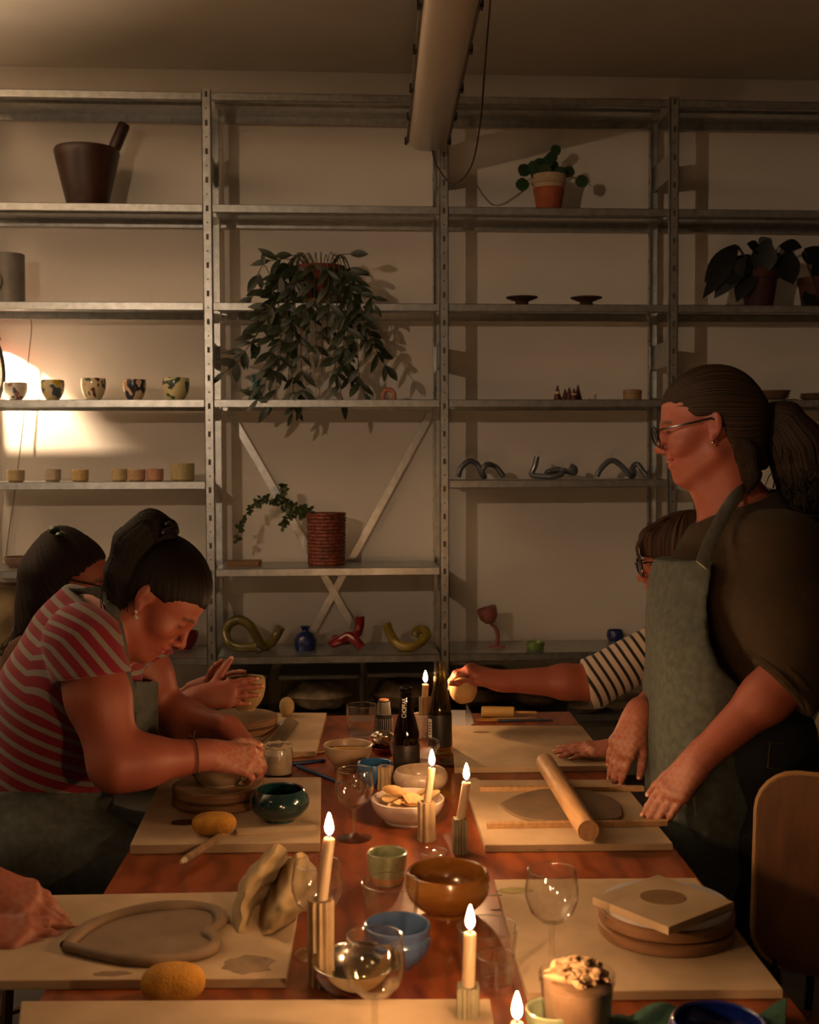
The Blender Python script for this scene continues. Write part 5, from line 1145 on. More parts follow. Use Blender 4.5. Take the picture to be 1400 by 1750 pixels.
def gpos(cx, yb):
    p = tabpt(cx, yb); return p+V((p.x, p.y, 0)).normalized()*.034
wineglass(gpos(606, 1443), 'empty wine glass left of the bowl of chips', s=.98)
wineglass(gpos(543, 1648), 'wine glass behind the tall candle, by the crumpled cloth', s=1.)
wineglass(gpos(641, 1812), 'nearest wine glass, with pale drink, in front of the steel bowl', fill=.094, s=1.02)
wineglass(gpos(943, 1668), 'empty wine glass on the nearest right board', s=1.02)
def tumbler(cx, yf, ycr, rw, label, fill=.6, rb=.9):
    c, R, H = vs(cx, yf, ycr, rw, rb); o = thing('water_tumbler', label, 'glass', c, 0, 'glass tumblers')
    mk('wall', MB().lathe([(0, 0), (R*rb, 0), (R*rb+.001, .003), (R, H), (R-.0008, H+.001), (R-.002, H), (R*rb-.002, .012), (0, .009)], 44), m_gl, o)
    mk('rim', MB().tube([((R-.0008)*math.cos(t*.19635), (R-.0008)*math.sin(t*.19635), H) for t in range(33)], .0010, 6, cap=False), m_rim, o)
    if fill: mk('water', MB().lathe([(0, .0095), (R*rb-.0025, .0125), (R*rb+(R-R*rb)*fill-.0026, H*fill), (0, H*fill)], 40), m_wat, o)
    return o
tumbler(618, 1266, 1205, 53, 'tumbler half full of water at the far end, beside the black striped cups', .58)
tumbler(847, 1706, 1632, 66, 'tumbler of water right behind the nearest candles', .62)
tumbler(668, 1632, 1507, 99, 'wide empty glass tumbler behind the blue bowl', 0, .8)
tumbler(833, 1690, 1583, 105, 'wide glass tumbler behind the candle in front of the water', 0, .8)
tumbler(741, 1476, 1455, 50, 'low clear glass behind the big brown bowl', 0, .85)
c, R, H = vs(709, 1308, 1268, 86, .6); o = thing('glass_bowl', 'clear glass bowl behind the dark bottle', 'bowl', c); mk('body', MB().lathe(bowlprof(R, R*.6, H, .003, .004), 40), m_gl, o)
# --- bottles
def bottle(cx, yb, ytop, w_, label, name_, tint, lab=None, word=None):
    p = tabpt(cx, yb); d = depth(p); R = w_/2*d/F; p = p+V((p.x, p.y, 0)).normalized()*R; H = topz(p.x, p.y, ytop)-TZ
    o = thing('beer_bottle', label, 'bottle', p); k = H/.23; rr = lambda q: q*R/.0305
    m = glassmat(name_, tint, 1.52)
    out = [(0, .004), (.024, .0), (.0295, .003), (.0305, .008), (.0305, .098), (.0285, .118), (.0225, .145), (.0165, .168), (.0138, .195), (.0132, .205), (.0145, .2065), (.0150, .212), (.0138, .2165), (.0150, .2185), (.0150, .2275), (.0140, .230), (.0105, .230), (.0098, .225), (.0105, .19), (.0145, .165), (.0200, .145), (.0262, .118), (.0280, .098), (.0280, .01), (0, .008)]
    mk('glass', MB().lathe([(rr(a), b*k) for a, b in out], 40), m, o)
    return o, R, k, p
o, R, k, p = bottle(695, 1333, 1174, 46, 'dark brown beer bottle with white lettering up its neck', 'brown_bottle_glass', (.30, .14, .04))
mk('label', MB().lathe([(R*1.005, .03*k), (R*1.012, .031*k), (R*1.012, .085*k), (R*1.005, .086*k)], 40), mat('bottle_label_dark', '1b1510', .5, col2='3a3026', scale=60), o)
def wraptext(word, o, R0, z0, z1, rz0, rz1, ang, size, m):
    cu = bpy.data.curves.new('lettering', 'FONT'); cu.body = word; cu.size = size; cu.extrude = 0; cu.align_y = 'CENTER'; cu.space_character = 1.02; cu.offset = size*.012
    to = bpy.data.objects.new('lettering', cu); COL.objects.link(to); dg = bpy.context.evaluated_depsgraph_get(); dg.update(); me = bpy.data.meshes.new_from_object(to.evaluated_get(dg)); bpy.data.objects.remove(to)
    xs = [v.co.x for v in me.vertices]; x0, x1 = min(xs), max(xs)
    for v in me.vertices:
        u = (v.co.x-x0)/(x1-x0); z = z0+(z1-z0)*u; r = rz0+(rz1-rz0)*u+.0007; a = ang-v.co.y/r
        v.co = (r*math.cos(a), r*math.sin(a), z)
    me.materials.clear(); me.materials.append(m); q = bpy.data.objects.new('lettering', me); COL.objects.link(q); q.parent = o; return q
toc = math.atan2(-p.y, -p.x)
wraptext('CHOPFAB', o, R, .156*k, .203*k, .0205*R/.0305, .0138*R/.0305, toc-.25, .016, mat('label_white', 'c9c2b8', .6, var=.03))
o, R, k, p = bottle(752, 1292, 1131, 41, 'green-gold beer bottle with dark label in front of the farthest candle', 'olive_bottle_glass', (.78, .66, .16))
mk('label', MB().lathe([(R*1.005, .02*k), (R*1.012, .021*k), (R*1.012, .099*k), (R*1.005, .1*k)], 40), mat('bottle_label_black', '16130f', .5, col2='26211a', scale=60), o)
toc = math.atan2(-p.y, -p.x); b = MB()
b.sheet(lambda u, v: V((R*1.02*math.cos(toc-.72-.5*u), R*1.02*math.sin(toc-.72-.5*u), (.045+.045*v)*k)), 5, 1, .0004); mk('white_label_panel', b, mat('label_white', 'c9c2b8'), o)
b = MB()
for i in range(5): b.sheet(lambda u, v: V((R*1.024*math.cos(toc-.78-.36*u), R*1.024*math.sin(toc-.78-.36*u), (.05+.007*i+.004*v)*k)), 4, 1, .0003)
q = mk('label_lines', b, m_blk, o); q['kind'] = 'stuff'
# --- bowls and cups
def bowl(name, label, cat, a, m, z=None, bulge=.0, t=.0045, lip=0, group=None):
    pl = vs(*a, z=z); R = pl[1]; rb = a[4]*R
    return vessel(name, label, cat, pl, lambda R, H: bowlprof(R, rb, H, t, bulge*R), m, group), pl
TB2 = TZ+.018
m_teal = mat('ceramic_teal_drip', '0e2a2e', .15, coat=.7, col2='2f4a44', scale=22, stretch=(1, 1, .12), contrast=(.5, .75))
o, pl = bowl('teal_bowl', 'dark teal bowl with glossy dripped glaze at the corner of the left board', 'bowl', (478, 1409, 1349, 84, .62), m_teal, TB2, bulge=.30)
bowl('chip_bowl', 'white bowl of potato chips in the middle of the table', 'bowl', (697, 1414, 1364, 126, .62), cer('white', 'cdbcae', .35, .3))
o, plc = None, vs(697, 1414, 1364, 126, .62)
m_chip = mat('potato_chip', 'c09862', .6, col2='d4b482', scale=60)
c, R, H = plc
mec = None
for i in range(15):
    a = i*2.4; r = R*(.15+.48*((i*0.618) % 1)); b = MB()
    s1, s2 = .022+.004*(i % 3), .017+.003*(i % 2)
    b.lathe([(0, 0), (.35, .03), (.7, .12), (1, .28)], 14, M=Matrix.Diagonal((s1, s2, .018, 1)))
    vv = b.v; b.v = [(x, y, z+.10*math.copysign(1, i % 2-.5)*x*x/.02) for x, y, z in vv]; k = len(b.v); b.v += [(x, y, z-.0012) for x, y, z in b.v]; b.f += [tuple(k+j for j in f[::-1]) for f in list(b.f)]; b.mi += [0]*(len(b.f)-len(b.mi))
    q = mk('potato_chip', b, m_chip); tag(q, 'potato chip standing upright on top of the pile in the white bowl' if i == 4 else 'thin curved potato chip in the white bowl', 'chip', 'potato chips in the white bowl')
    q.location = c+V((r*math.cos(a), r*math.sin(a), H*.60+.004*(i % 5)+(.016 if i == 4 else 0))); q.rotation_euler = (rr_.uniform(-.5, .5)+(1.0 if i == 4 else 0), rr_.uniform(-.5, .5), a)
bowl('cream_bowl', 'cream bowl with inward rim, just behind the chips', 'bowl', (719, 1362, 1316, 86, .6), cer('cream', 'b59f88', .35, .3, scale=80), bulge=.16)
o, pl = bowl('soup_bowl', 'beige bowl with a yellow strip inside, left of the dark bottle', 'bowl', (595, 1316, 1272, 84, .5), cer('beige', 'a58c70', .4, .25))
c, R, H = pl; q = thing('yellow_strip', 'yellow sponge strip lying in the beige bowl', 'sponge', c+V((0, 0, H*.72))); mk('strip', MB().box((-R*.6, -.006, 0), (R*.62, .012, .006)), mat('yellow_sponge', 'b88a2c', .9, bump=.3), q)
mk('slip', MB().lathe([(0, H*.68), (R*.8, H*.68)], 30), mat('clay_slip', '8d7a60', .3), o)
bowl('small_blue_bowl', 'small blue bowl behind the empty wine glass', 'bowl', (641, 1346, 1303, 60, .6), cer('blue1', '2f5a86', .25, .5), bulge=.12)
bowl('green_cup', 'small pale green cup with bare clay foot', 'cup', (662, 1516, 1456, 69, .82), cer('celadon', '8d9270', .3, .4, scale=60))
c, R, H = vs(662, 1516, 1456, 69, .82); mk('unglazed_foot', MB().lathe([(R*.80, .001), (R*.86, .003), (R*.905, .016), (R*.90, .017)], 36), mat('bare_clay', 'b07a4e', .7), [o for o in bpy.data.objects if o.name == 'green_cup'][0])
bowl('brown_bowl', 'large ochre-brown glazed bowl in the middle of the table', 'bowl', (765, 1574, 1489, 139, .5), mat('ceramic_ochre', '6e4316', .2, coat=.6, col2='845a26', scale=12, stretch=(1, 1, 3)), bulge=.12, t=.005)
pl = vs(679, 1664, 1578, 114, .55); c, R, H = pl; o = thing('blue_bowl', 'mid-blue glossy bowl with a grooved waist, behind the steel bowl', 'bowl', c)
mk('body', MB().lathe([(0, 0), (R*.5, 0), (R*.58, .006), (R*.90, H*.32), (R*1.0, H*.52), (R*1.02, H*.66), (R*.95, H*.74), (R*.95, H*.79), (R*1.01, H*.9), (R*1.0, H*.985), (R*.97, H), (R*.93, H*.98), (R*.90, H*.78), (R*.94, H*.6), (R*.8, H*.3), (R*.4, .012), (0, .01)], 44), cer('blue2', '3d5274', .2, .7), o)
pl = vs(612, 1716, 1640, 158, .45); c, R, H = pl; o = thing('steel_bowl', 'polished steel bowl behind the nearest wine glass', 'bowl', c)
mk('body', MB().lathe(bowlprof(R, R*.45, H, .0016, .0, .002, 10), 48), mat('polished_steel', 'b5b0a6', .14, metal=1., var=.02), o); mk('water', MB().lathe([(0, H*.45), (R*.80, H*.45)], 36), m_wat, o)
pl = vs(1228, 1842, 1746, 160, .55); c, R, H = pl; o = thing('cobalt_bowl', 'deep cobalt blue bowl on the green cloth at the bottom right', 'bowl', c); mk('body', MB().lathe(bowlprof(R, R*.55, H, .005, .01), 48), cer('deep_cobalt', '0b1a5e', .2, .6), o)
bowl('celadon_bowl', 'small pale celadon bowl with orange bits, beside the nearest flame', 'bowl', (944, 1800, 1724, 93, .6), cer('celadon2', '8c9676', .3, .4, scale=80))
c, R, H = vs(944, 1800, 1724, 93, .6)
for i in range(9):
    a = i*2.4; q = mk('snack_bit', MB().ellipsoid((0, 0, 0), (.007, .005, .004), 10, 6, noise=lambda d: 1+.12*math.sin(5*d.x+i)), mat('snack', 'a8662c', .6, var=.2)); tag(q, 'small orange-brown snack in the celadon bowl', 'snack', 'snacks in the celadon bowl'); q.location = c+V((R*.42*math.sqrt(i/9)*math.cos(a), R*.42*math.sqrt(i/9)*math.sin(a), H*.50)); q.rotation_euler = (i, i*2, i*3)
mk('filling', MB().lathe([(0, H*.46), (R*.80, H*.46)], 28), mat('snack_dust', '6e5a3c', .8), [o for o in bpy.data.objects if o.name == 'celadon_bowl'][0])
bowl('white_cup', 'white cup in front of the farthest candle', 'cup', (722, 1262, 1221, 36, .8), cer('white', 'cdbcae'))
c, R, H = vs(772, 1312, 1300, 46, .7); o = thing('small_saucer', 'small dark brown saucer right of the bottles', 'saucer', c); mk('body', MB().lathe([(0, 0), (R*.6, 0), (R, .010), (R*.96, .011), (R*.6, .004), (0, .004)], 32), mat('brown_stoneware', '3c2a20'), o)
q = tabpt(809, 1338); o = thing('clay_pebble', 'flat pale clay pebble beside the leaning candle', 'pebble', q); mk('lump', MB().ellipsoid((0, 0, .006), (.015, .010, .006), 14, 10), mat('pale_clay', 'a58e70', .8), o)
# --- black cups with white lines
m_bc = mat('black_slip', '16161a', .5); m_wl = mat('white_scratch', '9a948a', .7)
def linedcup(c, R0, R1, H, label, rim=False):
    o = thing('striped_cup', label, 'cup', c, 0, 'black cups scratched with white lines'); mk('body', MB().lathe([(0, 0), (R0, 0), (R1, H), (R1-.002, H+.001), (R1*.6, H), (0, H-.001)], 32), m_bc, o); b = MB()
    for i in range(26):
        a = 2*math.pi*i/26; b.tube([((R0+.0002)*math.cos(a), (R0+.0002)*math.sin(a), .004), ((R1+.0002)*math.cos(a), (R1+.0002)*math.sin(a), H*.93)], .0008, 4)
    q = mk('scratched_lines', b, m_wl, o); q['kind'] = 'stuff'
    if rim: mk('bare_top', MB().lathe([(0, H+.001), (R1-.001, H+.001), (R1-.003, H+.004), (0, H+.004)], 28), mat('bare_clay', 'b07a4e'), o)
p = tabpt(657, 1256)+V((0, .022, 0)); d = depth(p); H1 = topz(p.x, p.y, 1224)-TZ; H2 = topz(p.x, p.y, 1198)-TZ-H1
linedcup(p, 15*d/F, 14.5*d/F, H1, 'black cup with scratched white lines, the lower of the two stacked'); linedcup(p+V((0, 0, H1+.0015)), 11.5*d/F, 9.5*d/F, H2, 'black cup with scratched white lines, upside down on top', True)
# --- foil in a copper dish
c, R, H = vs(655, 1292, 1277, 44, .7); o = thing('copper_dish', 'small copper dish behind the small blue bowl', 'dish', c); mk('body', MB().lathe(bowlprof(R, R*.7, max(H, .018), .002), 32), mat('copper', '8a4a26', .25, metal=1.), o)
rf = random.Random(4); nz = [V((rf.uniform(-1, 1), rf.uniform(-1, 1), rf.uniform(-1, 1))).normalized() for _ in range(26)]
o = thing('crumpled_foil', 'crumpled shiny foil in the copper dish', 'foil', c+V((0, .01, .034))); mk('foil', MB().ellipsoid((0, 0, 0), (.030, .024, .022), 22, 14, noise=lambda d: .75+.35*max(abs(d.dot(n))**8 for n in nz)), mat('foil', 'cfc6b4', .12, metal=1., var=.05), o, smooth=False)
# --- white card
a_, b_, c_, d_ = at(771, 1243), at(796, 1243), at(796, 1214), at(771, 1214)
o = thing('paper_card', 'white folded paper card standing near the green bottle', 'card', a_); m_pp = mat('paper', 'b7b2b0', .8, var=.02)
mk('flat_leaf', MB().prism([tuple((q-a_)[:2]) for q in (a_, b_, c_, d_)], .0003, .001), m_pp, o, smooth=False)
e_ = W(798, 1204, depth(c_)); f_ = at(814, 1238)
b = MB(); b.sheet(lambda u, v: ((b_-a_).lerp(f_-a_, u)).lerp((e_-a_)+V((u*.012, 0, -.02*u)), v), 2, 4, .0006); mk('raised_leaf', b, m_pp, o, smooth=False)
# --- turntables
m_tw = mat('turntable_wood', '7d5a3c', .6, var=.2, scale=16, stretch=(1, 1, 6)); m_tp = mat('clay_smeared_top', '8a7257', .8, var=.2, scale=22)
def turntable(cx, yf, w_, z, label, bat=False):
    f = at(cx, yf, z); aw = V((f.x, f.y, 0)).normalized(); c = f.copy()
    for _ in range(3): R = w_/2*depth(c)/F; c = f+aw*R
    o = thing('turntable', label, 'turntable', c, .4, 'banding wheels on the boards')
    mk('foot_disc', MB().lathe([(0, 0), (R*.97, 0), (R, .002), (R, .0145), (R*.97, .0165), (0, .0165)], 56), m_tw, o)
    mk('bearing', MB().lathe([(R*.80, .016), (R*.80, .021)], 32), mat('bearing_black', '0f0e0d', .6), o)
    mk('top_disc', MB().lathe([(0, .0205), (R*.98, .0205), (R, .0225), (R, .0365), (R*.97, .0385), (0, .0385)], 56), m_tw, o)
    if bat: mk('plaster_face', MB().lathe([(0, .0385), (R*.95, .0385), (R*.95, .044), (R*.93, .046), (0, .046)], 56), mat('plaster', 'b3aeb0', .8, var=.06), o)
    else: mk('work_face', MB().lathe([(0, .0385), (R*.95, .0385), (R*.94, .0395), (0, .0395)], 48), m_tp, o)
    return c, R, z+(.046 if bat else .0395)
cA, RA, zA = turntable(374, 1393, 156, TB2, 'turntable under the bowl being shaped, on the left board')
cB, RB, zB = turntable(408, 1263, 132, BZ, 'farthest turntable, beside the clay egg')
cC, RC, zC = turntable(1138, 1638, 229, BZ, 'turntable topped with white plaster on the nearest right board', True)
P = [at(x, y, zC+.012) for x, y in ((1013, 1533), (1143, 1585), (1255, 1541))]; P.append(P[0]+P[2]-P[1]); c = sum(P, V())/4; c.z = zC
o = thing('wooden_tile', 'square pale board with a round damp mark, on the plaster turntable', 'board', c); mk('panel', MB().prism([tuple((q-c)[:2]) for q in P], .0004, .012, bev=.001), m_mdf, o, smooth=False)
q = at(1133, 1533, zC+.012)-c; mk('damp_mark', MB().prism([(q.x+.034*math.cos(t*math.pi/12), q.y+.030*math.sin(t*math.pi/12)) for t in range(24)], .012, .0126), mat('damp_ochre', '7d5c38', .85), o, smooth=False)
# --- clay work
m_clay = mat('wet_grey_clay', '77634d', .7, var=.12, scale=18, bump=.12, bscale=70)
m_clay2 = mat('buff_clay', '9a8058', .75, var=.12, scale=18, bump=.1, bscale=60)
c, R, H = vs(376, 1348, 1288, 104, .8, zA); R = .056; o = thing('clay_bowl', 'grey clay bowl being pinched on the turntable', 'bowl', V((cA.x+.004, cA.y+.002, zA))); mk('wall', MB().lathe(bowlprof(R, R*.78, .054, .008, .006), 40, wob=lambda a, z: 1+.015*math.sin(3*a)+.01*math.sin(7*a+z*60)), m_clay, o)
p = W(420, 1183, 3.115); o = thing('clay_cup', 'small clay cup held between two hands', 'cup', p-V((0, 0, .045))); mk('wall', MB().lathe(bowlprof(.050, .026, .082, .007, .004), 36, wob=lambda a, z: 1+.02*math.sin(3*a)), m_clay2, o)
p = at(490, 1227, BZ); o = thing('clay_egg', 'egg-shaped lump of clay on the farthest left board', 'clay', p+V((0, .02, 0))); mk('lump', MB().ellipsoid((0, 0, .029), (.021, .021, .030), 20, 14, noise=lambda d: 1-.16*max(0, d.z)**2), m_clay2, o)
p = W(792, 1179, 3.105); o = thing('clay_ball', 'ball of clay held out in the hand', 'clay', p); mk('lump', MB().ellipsoid((0, 0, 0), (.037, .036, .036), 24, 16, noise=lambda d: 1+.02*math.sin(7*d.x+3*d.z)-.03*max(0, d.x-.5)), mat('warm_clay', 'b08c5c', .75, var=.1, bump=.08), o)
# slab with raised heart-shaped rim
hp = [(112, 1612), (150, 1580), (205, 1558), (270, 1546), (330, 1544), (368, 1552), (378, 1568), (368, 1582), (356, 1590), (366, 1597), (370, 1608), (352, 1622), (300, 1634), (240, 1636), (180, 1628)]
Q = [at(x, y, BZ+.012) for x, y in hp]; c = sum(Q, V())/len(Q); c.z = BZ; Q = curve(Q+[Q[0]], 5)[:-1]
o = thing('clay_slab', 'clay slab with a raised heart-shaped rim under the near hands', 'clay', c)
mk('base', MB().prism([tuple((q-c)[:2]) for q in Q], .0003, .006), m_clay, o)
ring = [V((q.x-c.x, q.y-c.y, .008)) for q in Q]; mk('raised_rim', MB().tube(ring+[ring[0]], [.0092+.0009*math.sin(i*.5) for i in range(len(ring)+1)], 12, cap=False, flat=.9, up=(0, 0, 1)), m_clay, o)
# rolled slab on the right
hp = [(855, 1372), (890, 1356), (940, 1347), (1000, 1350), (1045, 1362), (1060, 1377), (1061, 1395), (1030, 1400), (960, 1402), (905, 1399), (870, 1386)]
Q = [at(x, y, BZ+.006) for x, y in hp]; c = sum(Q, V())/len(Q); c.z = BZ; Q = curve(Q+[Q[0]], 5)[:-1]
o = thing('rolled_clay', 'thin rolled sheet of clay under the rolling pin', 'clay', c); mk('sheet', MB().prism([tuple((q-c)[:2]) for q in Q], .0003, .006, bev=.0012), m_clay, o)
m_pin = mat('beech_wood', 'a07c54', .55, var=.14, scale=14, stretch=(8, 1, 8), col2='b58f62')
a_, b_ = at(930, 1296, BZ+.03), at(1013, 1432, BZ+.03)
Rp = .0205; a_ = at(931, 1302, BZ+Rp+.012); b_ = at(1006, 1420, BZ+Rp+.012); d = (b_-a_); L = d.length
o = thing('rolling_pin', 'plain beech rolling pin lying across the clay sheet', 'rolling pin', a_); mk('cylinder', MB().tube([(0, 0, 0), d*.01, d*.99, d], [Rp*.95, Rp, Rp, Rp*.95], 28), m_pin, o)
def strip(p0, p1, w_, h_, label, group='guide strips for rolling'):
    a_, b_ = at(*p0, BZ), at(*p1, BZ); d = b_-a_; n = V((-d.y, d.x, 0)).normalized()
    o = thing('wooden_strip', label, 'strip', a_, 0, group); Z0 = V()
    mk('lath', MB().prism([tuple(q[:2]) for q in (Z0, d, d+n*w_, n*w_)], .0003, h_), m_pin, o, smooth=False)
strip((820, 1353), (1101, 1353), .014, .010, 'wooden guide strip behind the clay sheet'); strip((833, 1417), (1141, 1412), .014, .010, 'wooden guide strip in front of the clay sheet')
# red loop tool
a_, b_ = at(928, 1454), at(1080, 1446); d = b_-a_; o = thing('loop_tool', 'red-handled loop tool in front of the rolling board', 'tool', a_); m_rd = mat('red_plastic', '8a1a12', .4)
mk('handle', MB().tube([d*.12+V((0, 0, .005)), d*.5+V((0, 0, .006)), d+V((0, 0, .005))], [.003, .005, .004], 10), m_rd, o)
mk('tail', MB().tube(curve([d+V((0, 0, .004)), d+V((.01, .012, .004)), d*.6+V((.02, -.012, .003)), at(1115, 1444)-a_+V((0, 0, .003))], 5), .002, 6), m_rd, o)
mk('wire_loop', MB().tube(curve([d*.12+V((0, .002, .005)), V((-.005, .008, .005)), V((-.014, 0, .004)), V((-.005, -.007, .004)), d*.12+V((0, -.002, .005))], 6), .0011, 6), mat('steel_wire', '9a948a', .3, metal=1.), o)
# second, small roller and the brushes at the far end
def stick(name, label, cat, p0, p1, r0, r1, m, z=TZ, group=None, tipm=None, tip=0):
    a_, b_ = at(*p0, z), at(*p1, z); a_.z += r0; b_.z += r1; d = b_-a_; o = thing(name, label, cat, a_, 0, group)
    mk('shaft', MB().tube([V(), d*.03, d*.97, d], [r0*.8, r0, r1, r1*.8], 12), m, o)
    if tipm: mk('tip', MB().tube([d, d+d.normalized()*tip*.6, d+d.normalized()*tip], [r1, r1*.9, r1*.2], 10), tipm, o)
    return o, d
o, d = stick('small_roller', 'small wooden hand roller near the far table end', 'roller', (823, 1226), (880, 1227), .016, .016, mat('roller_wood', '9a7a40', .5)); n = d.normalized(); mk('handle', MB().tube([d*1.0, d*1.65], .004, 8), mat('roller_wood', '9a7a40'), o)
stick('paintbrush', 'thin blue-handled paintbrush at the far end', 'brush', (945, 1232), (850, 1234), .0025, .004, mat('blue_handle', '2c3d55', .4), tipm=mat('bristle', '8a5a24', .8), tip=.06)
stick('paintbrush', 'thin wooden paintbrush behind the blue-handled one', 'brush', (915, 1229), (842, 1231), .0025, .0035, mat('roller_wood', '9a7a40'), tipm=mat('bristle', '8a5a24'), tip=.05)
# blue tools, stick, knife, strip on the left
m_bt = mat('blue_plastic', '12305e', .4)
stick('modelling_tool', 'blue plastic modelling tool pointing at the beige bowl', 'tool', (497, 1309), (556, 1302), .005, .004, m_bt)
stick('modelling_tool', 'blue plastic modelling tool behind the empty wine glass', 'tool', (508, 1313), (583, 1341), .005, .004, m_bt)
stick('wooden_stick', 'wooden modelling stick beside the slip jar', 'tool', (497, 1297), (556, 1287), .004, .0035, m_pin)
a_, b_ = at(312, 1477), at(402, 1419, TB2); o, d = stick('clay_knife', 'clay-smeared wooden knife hanging over the board edge', 'tool', (316, 1476), (398, 1423), .007, .008, mat('smeared_wood', '7a6248', .8, var=.25, scale=60), z=TZ+.012, tipm=None)
mk('blade_tip', MB().tube([V(), -d*.08], [.0062, .003], 8), mat('dry_clay', 'b5a690', .9), o)
a_, b_ = at(405, 1428, TB2), at(541, 1421, TB2); d = b_-a_; n = V((-d.y, d.x, 0)).normalized(); o = thing('wooden_ruler', 'flat wooden ruler lying in front of the teal bowl', 'ruler', a_); mk('lath', MB().prism([tuple(q[:2]) for q in (V(), d, d+n*.030, n*.030)], .0003, .004), m_mdf, o, smooth=False)
a_ = at(316, 1407, TB2); o = thing('dark_rib', 'dark red rubber rib beside the sponge on the board', 'tool', a_); mk('blade', MB().prism([(.026*math.cos(t*.524), .013*math.sin(t*.524)) for t in range(12)], .0003, .004), mat('dark_red_rubber', '3a1210', .5), o)
# sponges
m_sp = mat('yellow_sponge_pores', 'b8842e', .95, var=.2, scale=40, bump=.6, bscale=260, col2='9a6c22')
def sponge(cx, cy, w_, h_, z, label):
    p = at(cx, cy, z+.02); d = depth(p); o = thing('sponge', label, 'sponge', (p.x, p.y, z), 0, 'yellow sponges'); rx = w_/2*d/F
    mk('body', MB().ellipsoid((0, 0, h_), (rx, rx*.66, h_), 28, 18, noise=lambda q: 1/(abs(q.x)**3+abs(q.y)**3+abs(q.z)**3)**.16), m_sp, o)
sponge(366, 1408, 76, .021, TB2, 'oval yellow sponge on the left board, beside the turntable'); sponge(296, 1685, 110, .025, TZ, 'large yellow sponge between the two nearest boards')
# slip jar, clear card, big clay jar
c, R, H = vs(476, 1331, 1274, 50, .9); o = thing('slip_jar', 'glass jar of pale clay slip behind the teal bowl', 'jar', c); mk('wall', MB().lathe([(0, 0), (R*.95, 0), (R, .004), (R, H*.85), (R*.93, H*.92), (R*.96, H), (R*.9, H), (R*.88, H*.9), (R*.94, H*.84), (R*.94, .006), (0, .005)], 36), m_gl, o); mk('slip', MB().lathe([(0, .006), (R*.92, .007), (R*.92, H*.72), (0, H*.72)], 32), mat('pale_slip', 'a08a68', .4, var=.15), o); mk('crusted_rim', MB().tube([(R*.97*math.cos(t*.2618), R*.97*math.sin(t*.2618), H) for t in range(25)], [.003+.0018*math.sin(t*2.3) for t in range(25)], 8, cap=False), mat('dry_clay', 'b5a690'), o)
a_, b_, c_, d_ = at(436, 1276, BZ), at(478, 1283, BZ), at(512, 1240, BZ), at(470, 1246, BZ); o = thing('clear_film', 'clear plastic film on the farthest left board', 'film', a_); b = MB(); b.sheet(lambda u, v: ((b_-a_)*u).lerp((d_-a_)+(c_-d_)*u, v)+V((0, 0, .004+.022*math.sin(3*u)*v)), 8, 6, .0006); mk('sheet', b, glassmat('film', (.85, .82, .76), 1.5, .12), o)
pl = vs(986, 1812, 1664, 130, .85); c, R, H = pl; o = thing('clay_jar', 'clear tub heaped with dry clay lumps at the bottom of the picture', 'jar', c); mk('wall', MB().lathe([(0, 0), (R*.84, 0), (R*.86, .005), (R*.96, H*.9), (R, H*.92), (R, H), (R*.96, H), (R*.93, H*.9), (R*.82, .008), (0, .007)], 44), m_gl, o)
mk('clay_filling', MB().lathe([(0, .008), (R*.81, .009), (R*.90, H*.85), (R*.5, H*.97), (0, H*.98)], 36, wob=lambda a, z: 1+.02*math.sin(5*a+z*40)), mat('dry_clay2', '80664c', .9, var=.2, scale=25, bump=.2), o)
rc = random.Random(9)
for i in range(17):
    a = i*2.4; r = R*.70*math.sqrt((i+.5)/17); s = R*.30*rc.uniform(.75, 1.2); q = mk('clay_lump', MB().ellipsoid((0, 0, 0), (s, s*.8, s*.38), 14, 10, noise=lambda d: 1+.2*math.sin(4*d.x+i)+.16*math.sin(6*d.y-2*i+3*d.z)+.08*math.sin(11*d.x+i)), mat('dry_clay3', 'b5946e', .9, var=.15, bump=.2), smooth=True); q.parent = o; q.location = (r*math.cos(a), r*math.sin(a), H*.95+.016*(1-r/R)); q.rotation_euler = (.5*math.sin(i*3), .5*math.sin(i*5), i)
# crumpled cloth
o = thing('crumpled_cloth', 'crumpled beige canvas cloth standing in stiff folds on the nearest left board', 'cloth', at(462, 1572, BZ))
m_cl = mat('beige_canvas', '9c8763', .92, var=.12, scale=40, bump=.2, bscale=400); c0 = at(462, 1572, BZ); dc = depth(c0)
def fold(rows, name):                                              # rows of points across the cloth, bottom row last
    G = [[W(x, y, dc+dz)-c0 for x, y, dz in row] for row in rows]; C_ = [curve(r, 4) for r in G]; n = len(C_[0]); b = MB()
    T = [curve([C_[i][j] for i in range(len(C_))], 5) for j in range(n)]
    rw = lambda p: p+V((math.sin(p.z*190+p.x*60), math.sin(p.x*150+p.z*90), math.sin(p.x*170-p.z*60)))*.0022
    b.sheet(lambda u, v: rw(T[min(n-1, round(u*(n-1)))][min(len(T[0])-1, round(v*(len(T[0])-1)))]), n-1, len(T[0])-1, .003); mk(name, b, m_cl, o, ang=75)
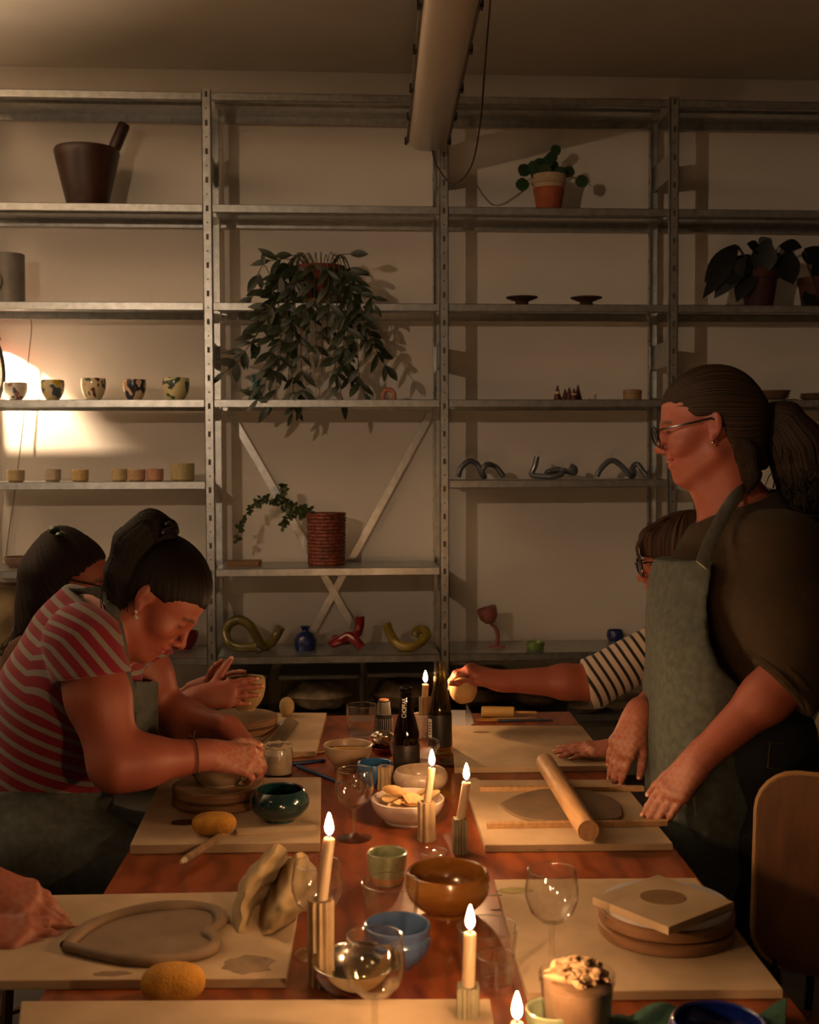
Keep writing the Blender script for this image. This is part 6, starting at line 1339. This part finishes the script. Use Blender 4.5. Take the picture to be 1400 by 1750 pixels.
fold([[(452, 1462, .05), (466, 1450, .0), (480, 1446, -.01), (490, 1458, .06), (484, 1480, .10), (494, 1478, .04), (508, 1462, -.01), (518, 1460, .0), (530, 1476, .06)],
      [(425, 1490, .05), (440, 1482, -.01), (458, 1478, -.02), (470, 1490, .05), (474, 1500, .10), (484, 1500, .02), (504, 1492, -.03), (524, 1496, -.01), (540, 1504, .06)],
      [(410, 1520, .04), (424, 1512, -.03), (440, 1508, -.01), (450, 1518, .05), (458, 1525, .08), (470, 1530, .0), (492, 1524, -.05), (516, 1528, -.02), (534, 1532, .05)],
      [(402, 1555, .02), (416, 1552, -.04), (428, 1550, .01), (434, 1558, .05), (444, 1560, .05), (458, 1562, -.04), (480, 1556, -.07), (504, 1556, -.03), (520, 1556, .03)],
      [(400, 1578, .0), (412, 1588, -.05), (424, 1590, -.02), (432, 1588, .02), (440, 1588, -.01), (456, 1592, -.06), (474, 1584, -.06), (492, 1572, -.02), (506, 1566, .0)],
      [(408, 1604, -.04), (416, 1604, -.06), (426, 1603, -.055), (436, 1600, -.045), (446, 1598, -.05), (456, 1597, -.065), (470, 1590, -.05), (484, 1580, -.03), (500, 1570, -.01)]], 'front_sheet')
fold([[(446, 1464, .05), (462, 1452, .07), (500, 1466, .08), (528, 1478, .065)], [(412, 1520, .06), (445, 1510, .10), (495, 1515, .10), (532, 1520, .06)], [(404, 1566, .03), (440, 1560, .06), (490, 1556, .06), (520, 1552, .04)]], 'back_sheet')
# green cloth under the cobalt bowl
c, R, H = vs(1228, 1842, 1746, 160, .55); o = thing('green_cloth', 'rumpled green cloth under the cobalt bowl', 'cloth', c)
b = MB(); b.sheet(lambda u, v: V(((u-.5)*.24+.014*math.sin(7*v), (v-.5)*.22+.012*math.sin(8*u), .004+abs(.020*math.sin(9*u+5*v)*math.sin(6*v-4*u))*min(1, max(0, (math.hypot((u-.5)*.24, (v-.5)*.22)-.05)*18)))), 30, 26, .0025); mk('fabric', b, mat('green_terry', '23483a', .95, var=.2, scale=60, bump=.4), o)
# --- chairs on the right
m_ply = mat('plywood_chair', '5e3818', .6, var=.18, scale=9, stretch=(6, 6, .6))
def chair(p, rz, label):
    o = thing('plywood_chair', label, 'chair', (p.x, p.y, 0), rz, 'plywood chairs on the right'); b = MB()
    out = []; w2, z0, z1, r = .20, .53, .885, .07
    for cx, cz, a in ((w2-r, z1-r, 0), (-w2+r, z1-r, 90), (-w2+r, z0+r, 180), (w2-r, z0+r, 270)):
        for i in range(7): t = math.radians(a+15*i); out.append((cx+r*math.cos(t), cz+r*math.sin(t)))
    n = len(out); yy = lambda x, z: .21-.55*x*x-.16*(z-.53)*-1
    for s in (0, .012): b.v += [(x, yy(x, z)+s, z) for x, z in out]
    b.f = [tuple(range(n)), tuple(range(n, 2*n))[::-1]]+[(i, i+n, (i+1) % n+n, (i+1) % n) for i in range(n)]; b.mi = [0]*len(b.f)
    mk('backrest', b, m_ply, o, ang=30); mk('edge_highlight_band', MB().tube([(x, yy(x, z)+.006, z) for x, z in out+[out[0]]], .0068, 8, cap=False), mat('plywood_edge_highlight', '9a7448', .6), o); mk('seat', MB().rbox((-.20, -.2, .445), (.20, .2, .460), .07, 6), m_ply, o)  # paler tube round the backrest puts its edge highlight into the colour
    for x in (-.16, .16):
        mk('leg', MB().tube([(x, -.17, .445), (x*1.15, -.22, 0)], .011, 10), m_blk, o); mk('leg', MB().tube([(x, .22, .62), (x, .19, .44), (x*1.15, .24, 0)], .011, 10), m_blk, o)
chair(W(1470, 1500, 1.98)+V((.0, .0, 0)), math.radians(-28), 'plywood chair at the right frame edge, nearest the camera')
p = W(1440, 1330, 3.3); chair(p, math.radians(-80), 'plywood chair behind the standing person, mostly dark')
o = thing('canvas_bag', 'pale canvas bag on the chair behind the standing person', 'bag', (p.x, p.y, .462)); mk('body', MB().ellipsoid((0, 0, .17), (.12, .07, .17), 22, 16, noise=lambda d: 1+.06*math.sin(6*d.x+5*d.z)), mat('pale_canvas', '8a7c62', .9), o)
mk('handle', MB().tube(curve([(-.06, 0, .31), (-.045, 0, .42), (0, 0, .46), (.045, 0, .42), (.06, 0, .31)], 6), .008, 8), mat('black_strap', '14120f', .8), o)
